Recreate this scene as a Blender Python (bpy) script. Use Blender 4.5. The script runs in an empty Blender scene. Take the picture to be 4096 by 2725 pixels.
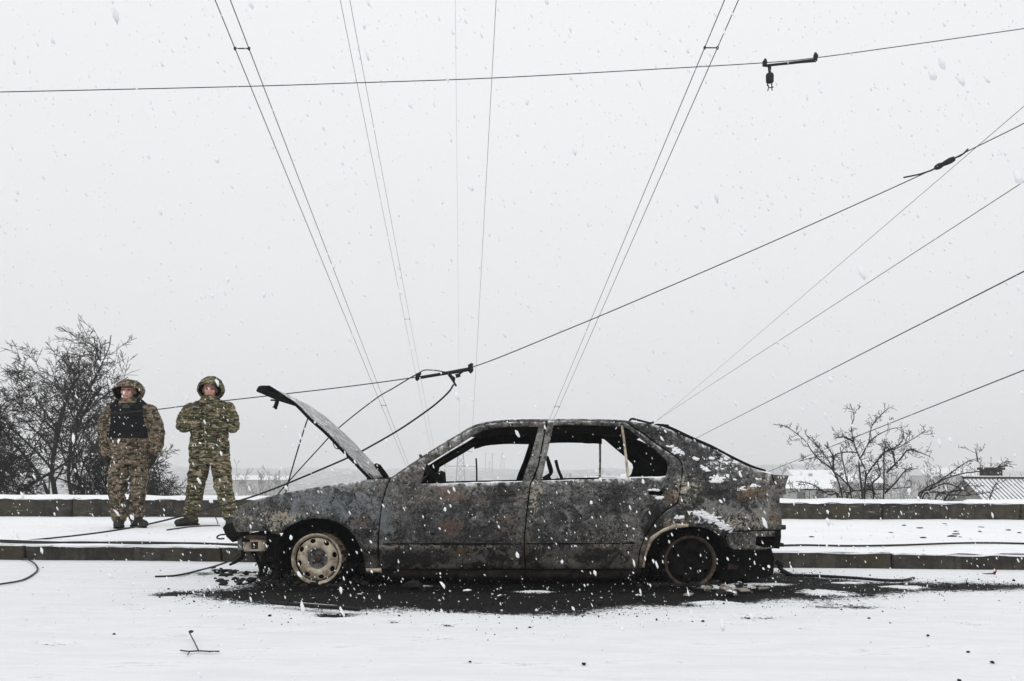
import bpy, bmesh, math, random
import numpy as np
from mathutils import Vector, Matrix, noise as mnoise
from mathutils.geometry import delaunay_2d_cdt

SC = bpy.context.scene
COL = SC.collection
R = math.radians
rng = np.random.default_rng(7)
random.seed(7)

# ------------------------------------------------------------------ camera
FPX, CX, HY, CAMH = 3500.0, 2048.0, 1890.0, 0.77      # focal length in photo pixels, horizon row, eye height
ROLL = 0.0049
cam_d = bpy.data.cameras.new('camera')
cam = bpy.data.objects.new('camera', cam_d); COL.objects.link(cam)
cam_d.sensor_width = 36; cam_d.sensor_fit = 'HORIZONTAL'
cam_d.lens = FPX / 4096 * 36
cam_d.shift_y = (HY - 1362.5) / 4096
cam_d.clip_start = 0.05; cam_d.clip_end = 5000
cam.matrix_world = Matrix.Translation((0, 0, CAMH)) @ Matrix.Rotation(R(90), 4, 'X') @ Matrix.Rotation(ROLL, 4, 'Z')
SC.camera = cam

# ------------------------------------------------------------------ world, sun, exposure
world = bpy.data.worlds.new('World'); SC.world = world; world.use_nodes = True
SUN_EL, SUN_AZ = R(52), R(200)
def build_world():
    nt = world.node_tree; nt.nodes.clear()
    N = nt.nodes.new; L = nt.links.new
    out = N('ShaderNodeOutputWorld'); bg = N('ShaderNodeBackground')
    sky = N('ShaderNodeTexSky'); sky.sky_type = 'NISHITA'; sky.sun_disc = False
    sky.sun_elevation = SUN_EL; sky.sun_rotation = SUN_AZ
    hs = N('ShaderNodeHueSaturation'); hs.inputs['Saturation'].default_value = 0.15
    L(sky.outputs[0], hs.inputs['Color'])
    sc = N('ShaderNodeMix'); sc.data_type = 'RGBA'; sc.blend_type = 'MULTIPLY'; sc.inputs[0].default_value = 1
    L(hs.outputs[0], sc.inputs[6]); sc.inputs[7].default_value = (0.07, 0.07, 0.07, 1)
    tc = N('ShaderNodeTexCoord'); sx = N('ShaderNodeSeparateXYZ'); L(tc.outputs['Generated'], sx.inputs[0])
    rp = N('ShaderNodeValToRGB'); L(sx.outputs['Z'], rp.inputs[0])
    e = rp.color_ramp.elements                                  # an overcast sky brightens towards the zenith
    e[0].position = 0.0; e[0].color = (0.76, 0.77, 0.785, 1)
    e[1].position = 1.0; e[1].color = (1.0, 1.01, 1.03, 1)
    m = e.new(0.22); m.color = (0.83, 0.838, 0.85, 1)
    m = e.new(0.5); m.color = (0.89, 0.90, 0.915, 1)
    nz = N('ShaderNodeTexNoise'); nz.inputs['Scale'].default_value = 1.6; nz.inputs['Detail'].default_value = 4
    L(tc.outputs['Generated'], nz.inputs['Vector'])
    nr = N('ShaderNodeMapRange'); L(nz.outputs[0], nr.inputs[0]); nr.inputs[3].default_value = 0.95; nr.inputs[4].default_value = 1.05
    cl = N('ShaderNodeMix'); cl.data_type = 'RGBA'; cl.blend_type = 'MULTIPLY'; cl.inputs[0].default_value = 1
    L(rp.outputs[0], cl.inputs[6]); L(nr.outputs[0], cl.inputs[7])
    mx = N('ShaderNodeMix'); mx.data_type = 'RGBA'; mx.inputs[0].default_value = 0.94   # mostly cloud
    L(sc.outputs[2], mx.inputs[6]); L(cl.outputs[2], mx.inputs[7])
    L(mx.outputs[2], bg.inputs[0]); bg.inputs[1].default_value = 1.0
    L(bg.outputs[0], out.inputs[0])
build_world()
sun_d = bpy.data.lights.new('sun', 'SUN'); sun_d.energy = 0.7; sun_d.angle = R(40); sun_d.color = (1, 0.985, 0.96)
sun = bpy.data.objects.new('sun', sun_d); COL.objects.link(sun)
sun.rotation_euler = (R(90) - SUN_EL, 0, R(180) - SUN_AZ)
SC.view_settings.view_transform = 'Standard'; SC.view_settings.look = 'None'
SC.view_settings.exposure = 0.10; SC.view_settings.gamma = 1
try: SC.view_settings.use_curve_mapping = False
except Exception: pass
SC.cycles.volume_bounces = 2; SC.cycles.max_bounces = 6; SC.cycles.diffuse_bounces = 3
SC.cycles.use_denoising = True

# ------------------------------------------------------------------ pixel -> place
_c, _s = math.cos(ROLL), math.sin(ROLL)
def uv(px, py):
    a, b = px - CX, py - HY
    return (a*_c + b*_s)/FPX, (-a*_s + b*_c)/FPX
def at(px, py, Y):
    u, v = uv(px, py); return Vector((u*Y, Y, CAMH - v*Y))
def gp(px, py, z=0.0):
    u, v = uv(px, py); Y = (CAMH - z)/v; return Vector((u*Y, Y, z))
S = 4096/2357.0                                           # overview pixels -> photo pixels
def a2(x, y, Y): return at(x*S, y*S, Y)

# ------------------------------------------------------------------ objects
def tag(o, label=None, cat=None, group=None, kind=None):
    if label: o['label'] = label
    if cat: o['category'] = cat
    if group: o['group'] = group
    if kind: o['kind'] = kind
    return o
def empty(name, loc=(0, 0, 0), rz=0.0, parent=None):
    o = bpy.data.objects.new(name, None); COL.objects.link(o)
    o.location = loc; o.rotation_euler = (0, 0, rz); o.empty_display_size = 0.1
    if parent: o.parent = parent
    return o
def link(name, me, mats, parent=None, smooth=False):
    o = bpy.data.objects.new(name, me); COL.objects.link(o)
    if mats is not None:
        for m in (mats if isinstance(mats, (list, tuple)) else [mats]): me.materials.append(m)
    if parent: o.parent = parent
    if smooth: me.polygons.foreach_set('use_smooth', [True]*len(me.polygons))
    return o
def mesh(name, V, F, mats, parent=None, smooth=False, mi=None):
    me = bpy.data.meshes.new(name)
    me.from_pydata([tuple(v) for v in V], [], [tuple(f) for f in F]); me.validate(); me.update()
    if mi is not None and len(mi) == len(me.polygons): me.polygons.foreach_set('material_index', mi)
    return link(name, me, mats, parent, smooth)
class MB:
    """collects primitives into one mesh"""
    def __init__(s): s.V = []; s.F = []
    def add(s, V, F):
        n = len(s.V); s.V += [tuple(v) for v in V]; s.F += [tuple(i+n for i in f) for f in F]; return s
    def box(s, c, d, M=None, jit=0.0):
        V = []
        for z in (-.5, .5):
            for x, y in ((-.5, -.5), (.5, -.5), (.5, .5), (-.5, .5)):
                v = Vector((x*d[0], y*d[1], z*d[2]))
                if jit: v += Vector((random.uniform(-jit, jit), random.uniform(-jit, jit), random.uniform(-jit, jit)))
                if M is not None: v = M @ v
                V.append(v + Vector(c))
        return s.add(V, [(3,2,1,0),(4,5,6,7),(0,1,5,4),(1,2,6,5),(2,3,7,6),(3,0,4,7)])
    def tube(s, pts, r, n=6, caps=True):
        pts = [Vector(p) for p in pts]; rs = r if isinstance(r, (list, tuple, np.ndarray)) else [r]*len(pts)
        V, F = [], []; up = Vector((0.13, 0.31, 1)).normalized(); a0 = None
        for i, p in enumerate(pts):
            d = (pts[min(i+1, len(pts)-1)] - pts[max(i-1, 0)])
            if d.length < 1e-9: d = Vector((0, 0, 1))
            d.normalize()
            a = (a0 if a0 is not None else (up if abs(d.dot(up)) < .95 else Vector((1, 0, 0))))
            a = (a - d*a.dot(d))
            if a.length < 1e-6: a = d.orthogonal()
            a.normalize(); a0 = a; b = d.cross(a)
            for k in range(n):
                t = 2*math.pi*k/n; V.append(p + (a*math.cos(t) + b*math.sin(t))*rs[i])
        for i in range(len(pts)-1):
            for k in range(n):
                k2 = (k+1) % n; F.append((i*n+k, i*n+k2, (i+1)*n+k2, (i+1)*n+k))
        if caps: F.append(tuple(range(n-1, -1, -1))); F.append(tuple((len(pts)-1)*n+k for k in range(n)))
        return s.add(V, F)
    def lathe(s, prof, M, n=32):
        """prof: (radius, height) pairs; M places the local z axis"""
        V, F = [], []
        for r, h in prof:
            for k in range(n):
                t = 2*math.pi*k/n; V.append(M @ Vector((r*math.cos(t), r*math.sin(t), h)))
        for i in range(len(prof)-1):
            for k in range(n):
                k2 = (k+1) % n; F.append((i*n+k, i*n+k2, (i+1)*n+k2, (i+1)*n+k))
        return s.add(V, F)
    def blob(s, c, r, sub=1, jit=.25, sc=(1, 1, 1), seed=0):
        bm = bmesh.new(); bmesh.ops.create_icosphere(bm, subdivisions=sub, radius=1)
        rr = random.Random(seed)
        V = []
        for v in bm.verts:
            k = 1 + rr.uniform(-jit, jit); V.append((c[0]+v.co.x*r*k*sc[0], c[1]+v.co.y*r*k*sc[1], c[2]+v.co.z*r*k*sc[2]))
        F = [[v.index for v in f.verts] for f in bm.faces]; bm.free()
        return s.add(V, F)
    def build(s, name, mats, parent=None, smooth=False): return mesh(name, s.V, s.F, mats, parent, smooth)
def spline(P, n=8):
    P = [Vector(p) for p in P]
    if len(P) < 3: return [P[0].lerp(P[-1], i/n) for i in range(n+1)]
    out = []; Q = [2*P[0]-P[1]] + P + [2*P[-1]-P[-2]]
    for i in range(1, len(Q)-2):
        p0, p1, p2, p3 = Q[i-1:i+3]
        for k in range(n):
            t = k/n
            out.append(.5*((2*p1)+(p2-p0)*t+(2*p0-5*p1+4*p2-p3)*t*t+(3*p1-p0-3*p2+p3)*t**3))
    out.append(P[-1]); return out

# ------------------------------------------------------------------ materials
def sock(x): return x.outputs[0] if hasattr(x, 'outputs') else x
class NT:
    def __init__(s, name):
        s.m = bpy.data.materials.new(name); s.m.use_nodes = True; s.t = s.m.node_tree; s.t.nodes.clear()
        s.out = s.t.nodes.new('ShaderNodeOutputMaterial'); s.b = s.t.nodes.new('ShaderNodeBsdfPrincipled')
        s.t.links.new(s.b.outputs[0], s.out.inputs[0])
    def n(s, t): return s.t.nodes.new(t)
    def l(s, a, b): s.t.links.new(sock(a), b)
    def put(s, i, v):
        if hasattr(v, 'outputs') or isinstance(v, bpy.types.NodeSocket): s.l(v, i)
        else: i.default_value = v
    def coord(s, kind='Object', scale=(1, 1, 1)):
        c = s.n('ShaderNodeTexCoord'); mp = s.n('ShaderNodeMapping'); s.t.links.new(c.outputs[kind], mp.inputs[0])
        mp.inputs['Scale'].default_value = scale; return mp
    def noise(s, co, scale, detail=6, rough=.6, dist=0.0):
        x = s.n('ShaderNodeTexNoise'); s.l(co, x.inputs['Vector']); x.inputs['Scale'].default_value = scale
        x.inputs['Detail'].default_value = detail; x.inputs['Roughness'].default_value = rough; x.inputs['Distortion'].default_value = dist
        return x.outputs[0]
    def vor(s, co, scale, feature='F1'):
        x = s.n('ShaderNodeTexVoronoi'); s.l(co, x.inputs['Vector']); x.inputs['Scale'].default_value = scale; x.feature = feature
        return x.outputs[0]
    def ramp(s, f, stops, interp='LINEAR'):
        x = s.n('ShaderNodeValToRGB'); s.l(f, x.inputs[0]); x.color_ramp.interpolation = interp
        e = x.color_ramp.elements
        while len(e) > 1: e.remove(e[-1])
        e[0].position = stops[0][0]; e[0].color = (*stops[0][1], 1)
        for p, c in stops[1:]:
            q = e.new(p); q.color = (*c, 1)
        return x.outputs[0]
    def math(s, op, a, b=None, c=None, clamp=False):
        x = s.n('ShaderNodeMath'); x.operation = op; x.use_clamp = clamp
        s.put(x.inputs[0], a)
        if b is not None: s.put(x.inputs[1], b)
        if c is not None: s.put(x.inputs[2], c)
        return x.outputs[0]
    def rng(s, v, a, b, c=0.0, d=1.0, smooth=True):
        x = s.n('ShaderNodeMapRange'); x.interpolation_type = 'SMOOTHSTEP' if smooth else 'LINEAR'
        s.put(x.inputs[0], v)
        for i, k in enumerate((a, b, c, d)): x.inputs[i+1].default_value = k
        return x.outputs[0]
    def mix(s, f, a, b, mode='MIX'):
        x = s.n('ShaderNodeMix'); x.data_type = 'RGBA'; x.blend_type = mode
        s.put(x.inputs[0], f)
        for i, v in ((6, a), (7, b)):
            if isinstance(v, tuple): x.inputs[i].default_value = (*v[:3], 1)
            else: s.l(v, x.inputs[i])
        return x.outputs[2]
    def attr(s, name):
        x = s.n('ShaderNodeAttribute'); x.attribute_name = name; return x
    def upz(s):
        g = s.n('ShaderNodeNewGeometry'); x = s.n('ShaderNodeSeparateXYZ'); s.l(g.outputs['Normal'], x.inputs[0]); return x.outputs['Z']
    def bump(s, h, strength=.3, dist=.01, base=None):
        x = s.n('ShaderNodeBump'); s.l(h, x.inputs['Height']); x.inputs['Strength'].default_value = strength; x.inputs['Distance'].default_value = dist
        if base is not None: s.l(base, x.inputs['Normal'])
        s.l(x.outputs[0], s.b.inputs['Normal']); return x.outputs[0]
    def fin(s, col, rough=.8, metal=0.0, spec=None):
        if isinstance(col, tuple): s.b.inputs['Base Color'].default_value = (*col[:3], 1)
        else: s.l(col, s.b.inputs['Base Color'])
        s.put(s.b.inputs['Roughness'], rough); s.put(s.b.inputs['Metallic'], metal)
        if spec is not None: s.b.inputs['Specular IOR Level'].default_value = spec
        return s.m

def m_plain(name, c1, c2, scale=20, rough=.8, metal=0.0, bump=.2, bd=.004, spec=.3):
    t = NT(name); co = t.coord(); n = t.noise(co, scale, 6)
    t.bump(n, bump, bd)
    return t.fin(t.ramp(n, [(.3, c1), (.7, c2)]), rough, metal, spec)

ZMOLD = 0.268
def m_burnt():
    t = NT('burnt_body_metal'); co = t.coord()
    n1 = t.noise(co, 4.0, 8, .66, .8); n2 = t.noise(co, 15, 9, .72, .6); n3 = t.noise(co, 85, 4, .65); n4 = t.noise(co, 1.9, 6, .6, .8)
    n5 = t.noise(co, 30, 7, .72, 1.4); n6 = t.noise(t.coord(scale=(1, 1, .35)), 22, 6, .7, .6)
    c = t.ramp(n1, [(.28, (.022, .0218, .0215)), (.45, (.046, .0455, .0448)), (.58, (.082, .081, .079)), (.74, (.135, .133, .129))])
    brown = t.rng(t.math('ADD', t.math('MULTIPLY', n4, .6), t.math('MULTIPLY', n5, .4)), .485, .56)
    c = t.mix(t.math('MULTIPLY', brown, .42), c, (.064, .052, .037))
    fl = t.rng(t.math('ADD', t.math('MULTIPLY', n2, .65), t.math('MULTIPLY', n5, .35)), .49, .61)       # flaked, ash-pale scale
    c = t.mix(t.math('MULTIPLY', fl, .55), c, t.mix(n3, (.085, .084, .080), (.34, .332, .315)))
    c = t.mix(t.math('MULTIPLY', t.rng(n6, .60, .66), .45), c, (.15, .145, .132))
    pits = t.rng(n5, .445, .41); c = t.mix(t.math('MULTIPLY', pits, .93), c, (.006, .006, .006))
    spk = t.rng(n3, .41, .36); c = t.mix(t.math('MULTIPLY', spk, .75), c, (.009, .008, .008))
    spk2 = t.rng(n3, .64, .69); c = t.mix(t.math('MULTIPLY', spk2, .65), c, (.24, .232, .215))
    n7 = t.noise(co, 48, 9, .8, .8); c = t.mix(1.0, c, t.rng(n7, .36, .64, .25, 1.85), 'MULTIPLY')
    zone = t.rng(n4, .34, .66, .45, 1.65); c = t.mix(1.0, c, zone, 'MULTIPLY')
    # below the moulding the paint has blistered: black and pale in sharp islands
    sx = t.n('ShaderNodeSeparateXYZ'); t.l(co, sx.inputs[0]); low = t.rng(sx.outputs[2], ZMOLD, ZMOLD-.03)
    i1 = t.rng(t.math('ADD', t.math('MULTIPLY', n1, .45), t.math('MULTIPLY', n2, .55)), .45, .54)
    lowc = t.mix(i1, (.008, .008, .008), t.mix(n5, (.05, .045, .038), (.18, .168, .148)))
    c = t.mix(t.math('MULTIPLY', low, .8), c, lowc)
    w1 = t.attr('wear'); w2 = t.attr('wear2')
    s1 = t.n('ShaderNodeSeparateColor'); t.l(w1.outputs['Color'], s1.inputs[0])
    s2 = t.n('ShaderNodeSeparateColor'); t.l(w2.outputs['Color'], s2.inputs[0])
    mixn = t.math('ADD', t.math('MULTIPLY', n2, .6), t.math('MULTIPLY', n5, .4))
    def patch(c, a, nz, col, k=1.0, amt=.9, lo=.40, hi=.60):
        f = t.rng(t.math('ADD', a, t.math('MULTIPLY', t.math('SUBTRACT', nz, .5), 3.4*k)), lo, hi)
        f = t.math('MULTIPLY', f, t.rng(a, .02, .25))
        return t.mix(t.math('MULTIPLY', f, amt), c, col)
    blk = t.mix(n3, (.005, .005, .005), (.018, .017, .016))
    c = patch(c, w1.outputs['Alpha'], mixn, t.mix(n3, (.11, .108, .104), (.34, .332, .315)), 1, .8, .32, .68)
    c = patch(c, s1.outputs[1], mixn, t.mix(n5, (.075, .092, .105), (.25, .28, .295)), 1, .66, .30, .75)
    c = patch(c, s1.outputs[0], mixn, t.mix(n5, (.055, .038, .032), (.19, .125, .102)), 1, .72)
    c = patch(c, s2.outputs[2], n5, t.mix(n2, (.06, .038, .020), (.22, .135, .075)), 1.0, .75)
    c = patch(c, s2.outputs[0], n5, t.mix(n2, (.22, .19, .14), (.48, .43, .35)), 1.1, .85)
    c = patch(c, s1.outputs[2], mixn, blk, 1, .95)
    c = t.mix(t.math('MULTIPLY', t.rng(n3, .40, .34), .6), c, (.01, .009, .008))
    snowdust = t.math('MULTIPLY', t.rng(t.upz(), .45, .9), t.rng(n2, .44, .62))
    sn2 = t.rng(t.math('ADD', s2.outputs[1], t.math('MULTIPLY', t.math('SUBTRACT', n5, .5), 2.6)), .46, .66)
    sn2 = t.math('MULTIPLY', sn2, t.rng(s2.outputs[1], .02, .2))
    sn = t.math('MAXIMUM', snowdust, sn2)
    c = t.mix(sn, c, (.82, .83, .85))
    h = t.math('ADD', t.math('MULTIPLY', n5, .6), t.math('MULTIPLY', n3, .4))
    t.bump(h, .8, .005)
    return t.fin(c, t.rng(n2, .3, .7, .6, .9), .0, .22)

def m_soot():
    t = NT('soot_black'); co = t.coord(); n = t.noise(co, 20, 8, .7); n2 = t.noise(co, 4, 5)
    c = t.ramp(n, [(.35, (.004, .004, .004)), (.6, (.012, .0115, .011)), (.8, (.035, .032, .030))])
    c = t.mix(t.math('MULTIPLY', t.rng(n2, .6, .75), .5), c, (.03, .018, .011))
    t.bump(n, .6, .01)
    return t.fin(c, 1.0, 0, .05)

def m_rimtan():
    t = NT('scorched_rim'); co = t.coord(); n = t.noise(co, 14, 9, .7, .6); n2 = t.noise(co, 60, 6, .65); n3 = t.noise(co, 5, 4)
    c = t.ramp(n, [(.26, (.06, .045, .035)), (.38, (.24, .195, .145)), (.52, (.48, .415, .32)), (.75, (.62, .55, .45))])
    c = t.mix(t.rng(n2, .40, .30), c, (.02, .017, .014))
    c = t.mix(t.math('MULTIPLY', t.rng(n3, .50, .62), .6), c, (.13, .075, .045))
    t.bump(n2, .4, .003)
    return t.fin(c, .75, .1, .3)

def m_snow(name='snow', dirt=False):
    t = NT(name); co = t.coord(); n = t.noise(co, 9, 8, .6); n2 = t.noise(co, 120, 3, .5); n3 = t.noise(co, 1.3, 5)
    c = t.ramp(n3, [(.3, (.80, .815, .835)), (.7, (.87, .875, .885))])
    t.bump(t.math('ADD', n, t.math('MULTIPLY', n2, .35)), .35, .012)
    return t.fin(c, .75, 0, .2)

def m_road():
    """asphalt where the mask says burnt, thin blown snow elsewhere"""
    t = NT('snowy_road'); co = t.coord(); st = t.coord(scale=(1, 4.5, 1))
    a = t.attr('burn'); n1 = t.noise(co, 14, 8, .7, .3); n2 = t.noise(co, 70, 4, .7); n3 = t.noise(st, 1.6, 8, .68, .4)
    n4 = t.noise(st, 9, 6, .7); n5 = t.noise(co, 240, 2, .6)
    f = t.math('ADD', a.outputs['Fac'], t.math('MULTIPLY', t.math('SUBTRACT', n1, .5), .85))
    f = t.math('ADD', f, t.math('MULTIPLY', t.math('SUBTRACT', n2, .5), 1.25))
    burn = t.rng(f, .44, .58)
    streak = t.math('MULTIPLY', t.rng(n3, .53, .66), t.rng(n4, .46, .60))
    streak = t.math('MULTIPLY', streak, t.rng(n2, .42, .6, .25, .9))
    asph = t.ramp(n2, [(.3, (.004, .004, .004)), (.55, (.012, .0118, .0115)), (.72, (.032, .031, .030)), (.85, (.08, .078, .075))])
    asph = t.mix(t.math('MULTIPLY', t.rng(n5, .62, .74), .55), asph, (.13, .128, .125))
    asph = t.mix(t.math('MULTIPLY', t.rng(n1, .56, .70), .35), asph, (.055, .05, .044))
    snow = t.mix(t.rng(n3, .35, .65), (.71, .725, .745), (.785, .795, .81))
    snow = t.mix(t.math('MULTIPLY', streak, .75), snow, (.33, .33, .335))
    snow = t.mix(t.math('MULTIPLY', t.rng(a.outputs['Fac'], .02, .42), t.math('MULTIPLY', t.rng(n2, .58, .66), .75)), snow, (.05, .05, .05))
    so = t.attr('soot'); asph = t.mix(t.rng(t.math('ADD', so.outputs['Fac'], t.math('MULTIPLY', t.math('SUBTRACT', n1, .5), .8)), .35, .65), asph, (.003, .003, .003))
    c = t.mix(burn, snow, asph)
    h = t.math('ADD', t.math('MULTIPLY', n2, .5), t.math('MULTIPLY', n4, .8))
    t.bump(h, .35, .008)
    return t.fin(c, .85, 0, .08)

def m_concrete():
    t = NT('damp_concrete'); co = t.coord(); n = t.noise(co, 6, 9, .68, .3); n2 = t.noise(co, 45, 6, .7)
    v = t.noise(t.coord(scale=(9, 9, .7)), 1.6, 5, .6)
    c = t.ramp(n, [(.3, (.018, .0165, .015)), (.5, (.044, .040, .034)), (.7, (.085, .077, .065))])
    c = t.mix(t.math('MULTIPLY', t.rng(v, .5, .62), .55), c, (.024, .022, .021))
    c = t.mix(t.math('MULTIPLY', t.rng(t.noise(co, 1.7, 5), .52, .66), .4), c, (.075, .062, .035))
    c = t.mix(t.math('MULTIPLY', t.rng(n2, .60, .72), .5), c, (.17, .165, .155))
    sn = t.math('MULTIPLY', t.rng(t.upz(), .3, .8), t.rng(n, .25, .45))
    c = t.mix(sn, c, (.82, .83, .85))
    t.bump(t.math('ADD', n2, n), .55, .012)
    return t.fin(c, .9, 0, .2)

def m_camo(name, pal, sx, sz, digital=False):
    t = NT(name)
    co = t.coord(scale=(sx, sx, sz))
    if digital:
        sn = t.n('ShaderNodeVectorMath'); sn.operation = 'SNAP'; t.l(co, sn.inputs[0]); sn.inputs[1].default_value = (.11, .11, .11); co2 = sn
    else: co2 = co
    n1 = t.noise(co2, 1.0, 2, .55, .5); n2 = t.noise(co2, 1.7, 2, .55, .4); n3 = t.noise(co2, 2.6, 2, .5, .3); n4 = t.noise(co2, 3.3, 2, .5)
    c = t.mix(t.rng(n1, .46, .54), pal[0], pal[1])
    c = t.mix(t.rng(n2, .54, .59), c, pal[2])
    c = t.mix(t.rng(n4, .555, .585), c, pal[4])
    c = t.mix(t.rng(n3, .56, .585), c, pal[3])
    fz = t.noise(t.coord(), 260, 3, .6)
    c = t.mix(.35, c, t.mix(fz, (.02, .02, .02), (.3, .29, .27)), 'OVERLAY')
    wr = t.noise(t.coord(scale=(1, 1, 2.4)), 14, 5, .62, .5)
    t.bump(t.math('ADD', wr, t.math('MULTIPLY', fz, .15)), .9, .03)
    return t.fin(c, .9, 0, .1)

M = {}
M['burnt'] = m_burnt(); M['soot'] = m_soot(); M['rim'] = m_rimtan(); M['snow'] = m_snow(); M['road'] = m_road(); M['concrete'] = m_concrete()
M['flake'] = NT('snowflake').fin((.84, .85, .87), .8, 0, .1)
M['sill'] = m_plain('scorched_sill', (.004, .004, .004), (.030, .025, .020), 14, .95, 0, .6, .006, .1)
M['wire'] = m_plain('black_wire', (.008, .008, .008), (.025, .024, .023), 60, .6, .2, .1, .001)
M['galv'] = m_plain('dull_conductor', (.012, .012, .012), (.03, .03, .03), 10, .6, .3, .1, .001)
M['iron'] = m_plain('dark_iron', (.007, .007, .007), (.022, .021, .02), 40, .65, .3, .3, .003)
M['rust'] = m_plain('rusty_brown', (.024, .016, .011), (.095, .066, .046), 25, .85, .1, .5, .004)
M['bark'] = m_plain('grey_bark', (.020, .018, .016), (.062, .056, .050), 30, .9, 0, .5, .01)
M['grey'] = m_plain('grey_bare_metal', (.10, .10, .095), (.26, .255, .24), 30, .6, .3, .4, .003)
M['skin'] = m_plain('skin', (.52, .27, .21), (.62, .35, .28), 30, .55, 0, .1, .002, .4)
M['lip'] = m_plain('lips', (.28, .10, .085), (.33, .12, .10), 30, .5, 0, .1, .002)
M['eye'] = m_plain('dark_eye', (.02, .015, .012), (.04, .03, .025), 30, .3, 0, 0, .001)
M['vest'] = m_plain('black_cordura', (.006, .006, .007), (.017, .017, .019), 120, 1.0, 0, .5, .004, .05)
M['glove'] = m_plain('dark_glove', (.008, .009, .008), (.028, .030, .026), 60, .85, 0, .5, .004, .15)
M['boot'] = m_plain('black_leather', (.008, .0075, .007), (.028, .026, .025), 40, .6, 0, .4, .004)
M['lining'] = m_plain('black_lining', (.003, .003, .003), (.008, .008, .008), 60, 1.0, 0, .3, .004, .03)
M['patch'] = m_plain('green_patch', (.03, .045, .032), (.045, .065, .045), 90, .9, 0, .3, .002)
M['camo1'] = m_camo('pixel_camouflage', ((.185, .142, .098), (.090, .080, .050), (.29, .22, .16), (.036, .033, .024), (.40, .32, .24)), 7.5, 12, True)
M['camo2'] = m_camo('woodland_camouflage', ((.225, .195, .112), (.100, .104, .050), (.130, .085, .050), (.034, .032, .021), (.42, .38, .26)), 4.6, 14)
M['char'] = m_plain('charred_lump', (.005, .005, .005), (.028, .026, .025), 60, .9, 0, .8, .01, .2)
M['stone'] = m_plain('pale_stone', (.16, .145, .12), (.34, .31, .26), 25, .85, 0, .5, .01)
M['recess'] = m_plain('heat_blued_steel', (.05, .045, .042), (.17, .18, .18), 45, .7, .1, .5, .003)
M['redrag'] = m_plain('red_scrap', (.10, .008, .008), (.17, .015, .015), 40, .8)
M['house'] = m_plain('pale_plaster', (.30, .29, .27), (.42, .41, .39), 3, .9)
M['dark'] = m_plain('dark_opening', (.02, .02, .022), (.03, .03, .03), 5, .5)
M['steel'] = m_plain('pylon_steel', (.05, .052, .055), (.08, .082, .085), 5, .6, .3)
# ================================================================== setting
KS, KY = -0.048, 7.76                  # kerb line: Y = KY + KS*X
SW = 0.085                             # top of the kerb above the road at the car
WS, WY = 0.030, 12.50                  # parapet line
def kerbY(x): return KY + KS*x
def roadz(yr):                         # crossfall towards the gutter
    t = np.clip((yr - 5.9)/(KY - 5.9), 0, 1); return -0.055*t*t*(3-2*t)
def poly_sd(px, py, poly):
    """signed distance to a polygon, positive inside"""
    d = np.full(px.shape, 1e9); ins = np.zeros(px.shape, bool); n = len(poly)
    for i in range(n):
        x0, y0 = poly[i]; x1, y1 = poly[(i+1) % n]
        ex, ey = x1-x0, y1-y0; t = np.clip(((px-x0)*ex+(py-y0)*ey)/(ex*ex+ey*ey+1e-12), 0, 1)
        d = np.minimum(d, np.hypot(px-x0-t*ex, py-y0-t*ey))
        c = ((y0 > py) != (y1 > py)) & (px < ex*(py-y0)/(ey+1e-12)+x0); ins ^= c
    return np.where(ins, d, -d)
def vnoise(x, y, f, oct=4, seed=0):
    """cheap value noise on arrays, about -1..1"""
    out = np.zeros_like(x); amp = 1.0; tot = 0
    for o in range(oct):
        r = np.random.default_rng(seed*17+o); T = r.uniform(-1, 1, (256, 256))
        X = x*f; Y = y*f; xi = np.floor(X).astype(int); yi = np.floor(Y).astype(int); fx = X-xi; fy = Y-yi
        fx = fx*fx*(3-2*fx); fy = fy*fy*(3-2*fy); a = T[xi % 256, yi % 256]; b = T[(xi+1) % 256, yi % 256]
        c = T[xi % 256, (yi+1) % 256]; d = T[(xi+1) % 256, (yi+1) % 256]
        out += amp*((a*(1-fx)+b*fx)*(1-fy)+(c*(1-fx)+d*fx)*fy); tot += amp; amp *= .55; f *= 2.1
    return out/tot
def grid(name, X, Y, Z, mat, attrs=None, parent=None):
    ny, nx = X.shape; me = bpy.data.meshes.new(name)
    V = np.stack([X, Y, Z], -1).reshape(-1, 3)
    i = np.arange(nx*ny).reshape(ny, nx); F = np.stack([i[:-1, :-1], i[:-1, 1:], i[1:, 1:], i[1:, :-1]], -1).reshape(-1, 4)
    me.vertices.add(len(V)); me.vertices.foreach_set('co', V.ravel())
    me.loops.add(F.size); me.loops.foreach_set('vertex_index', F.ravel().astype(np.int32))
    me.polygons.add(len(F)); me.polygons.foreach_set('loop_start', np.arange(0, F.size, 4, dtype=np.int32))
    me.update(calc_edges=True)
    for k, v in (attrs or {}).items():
        a = me.attributes.new(k, 'FLOAT', 'POINT'); a.data.foreach_set('value', v.ravel().astype(np.float32))
    return link(name, me, mat, parent, True)
def axis(*segs):
    out = []
    for a, b, st in segs: out += list(np.arange(a, b-1e-6, st))
    return np.array(out + [segs[-1][1]])

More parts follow.
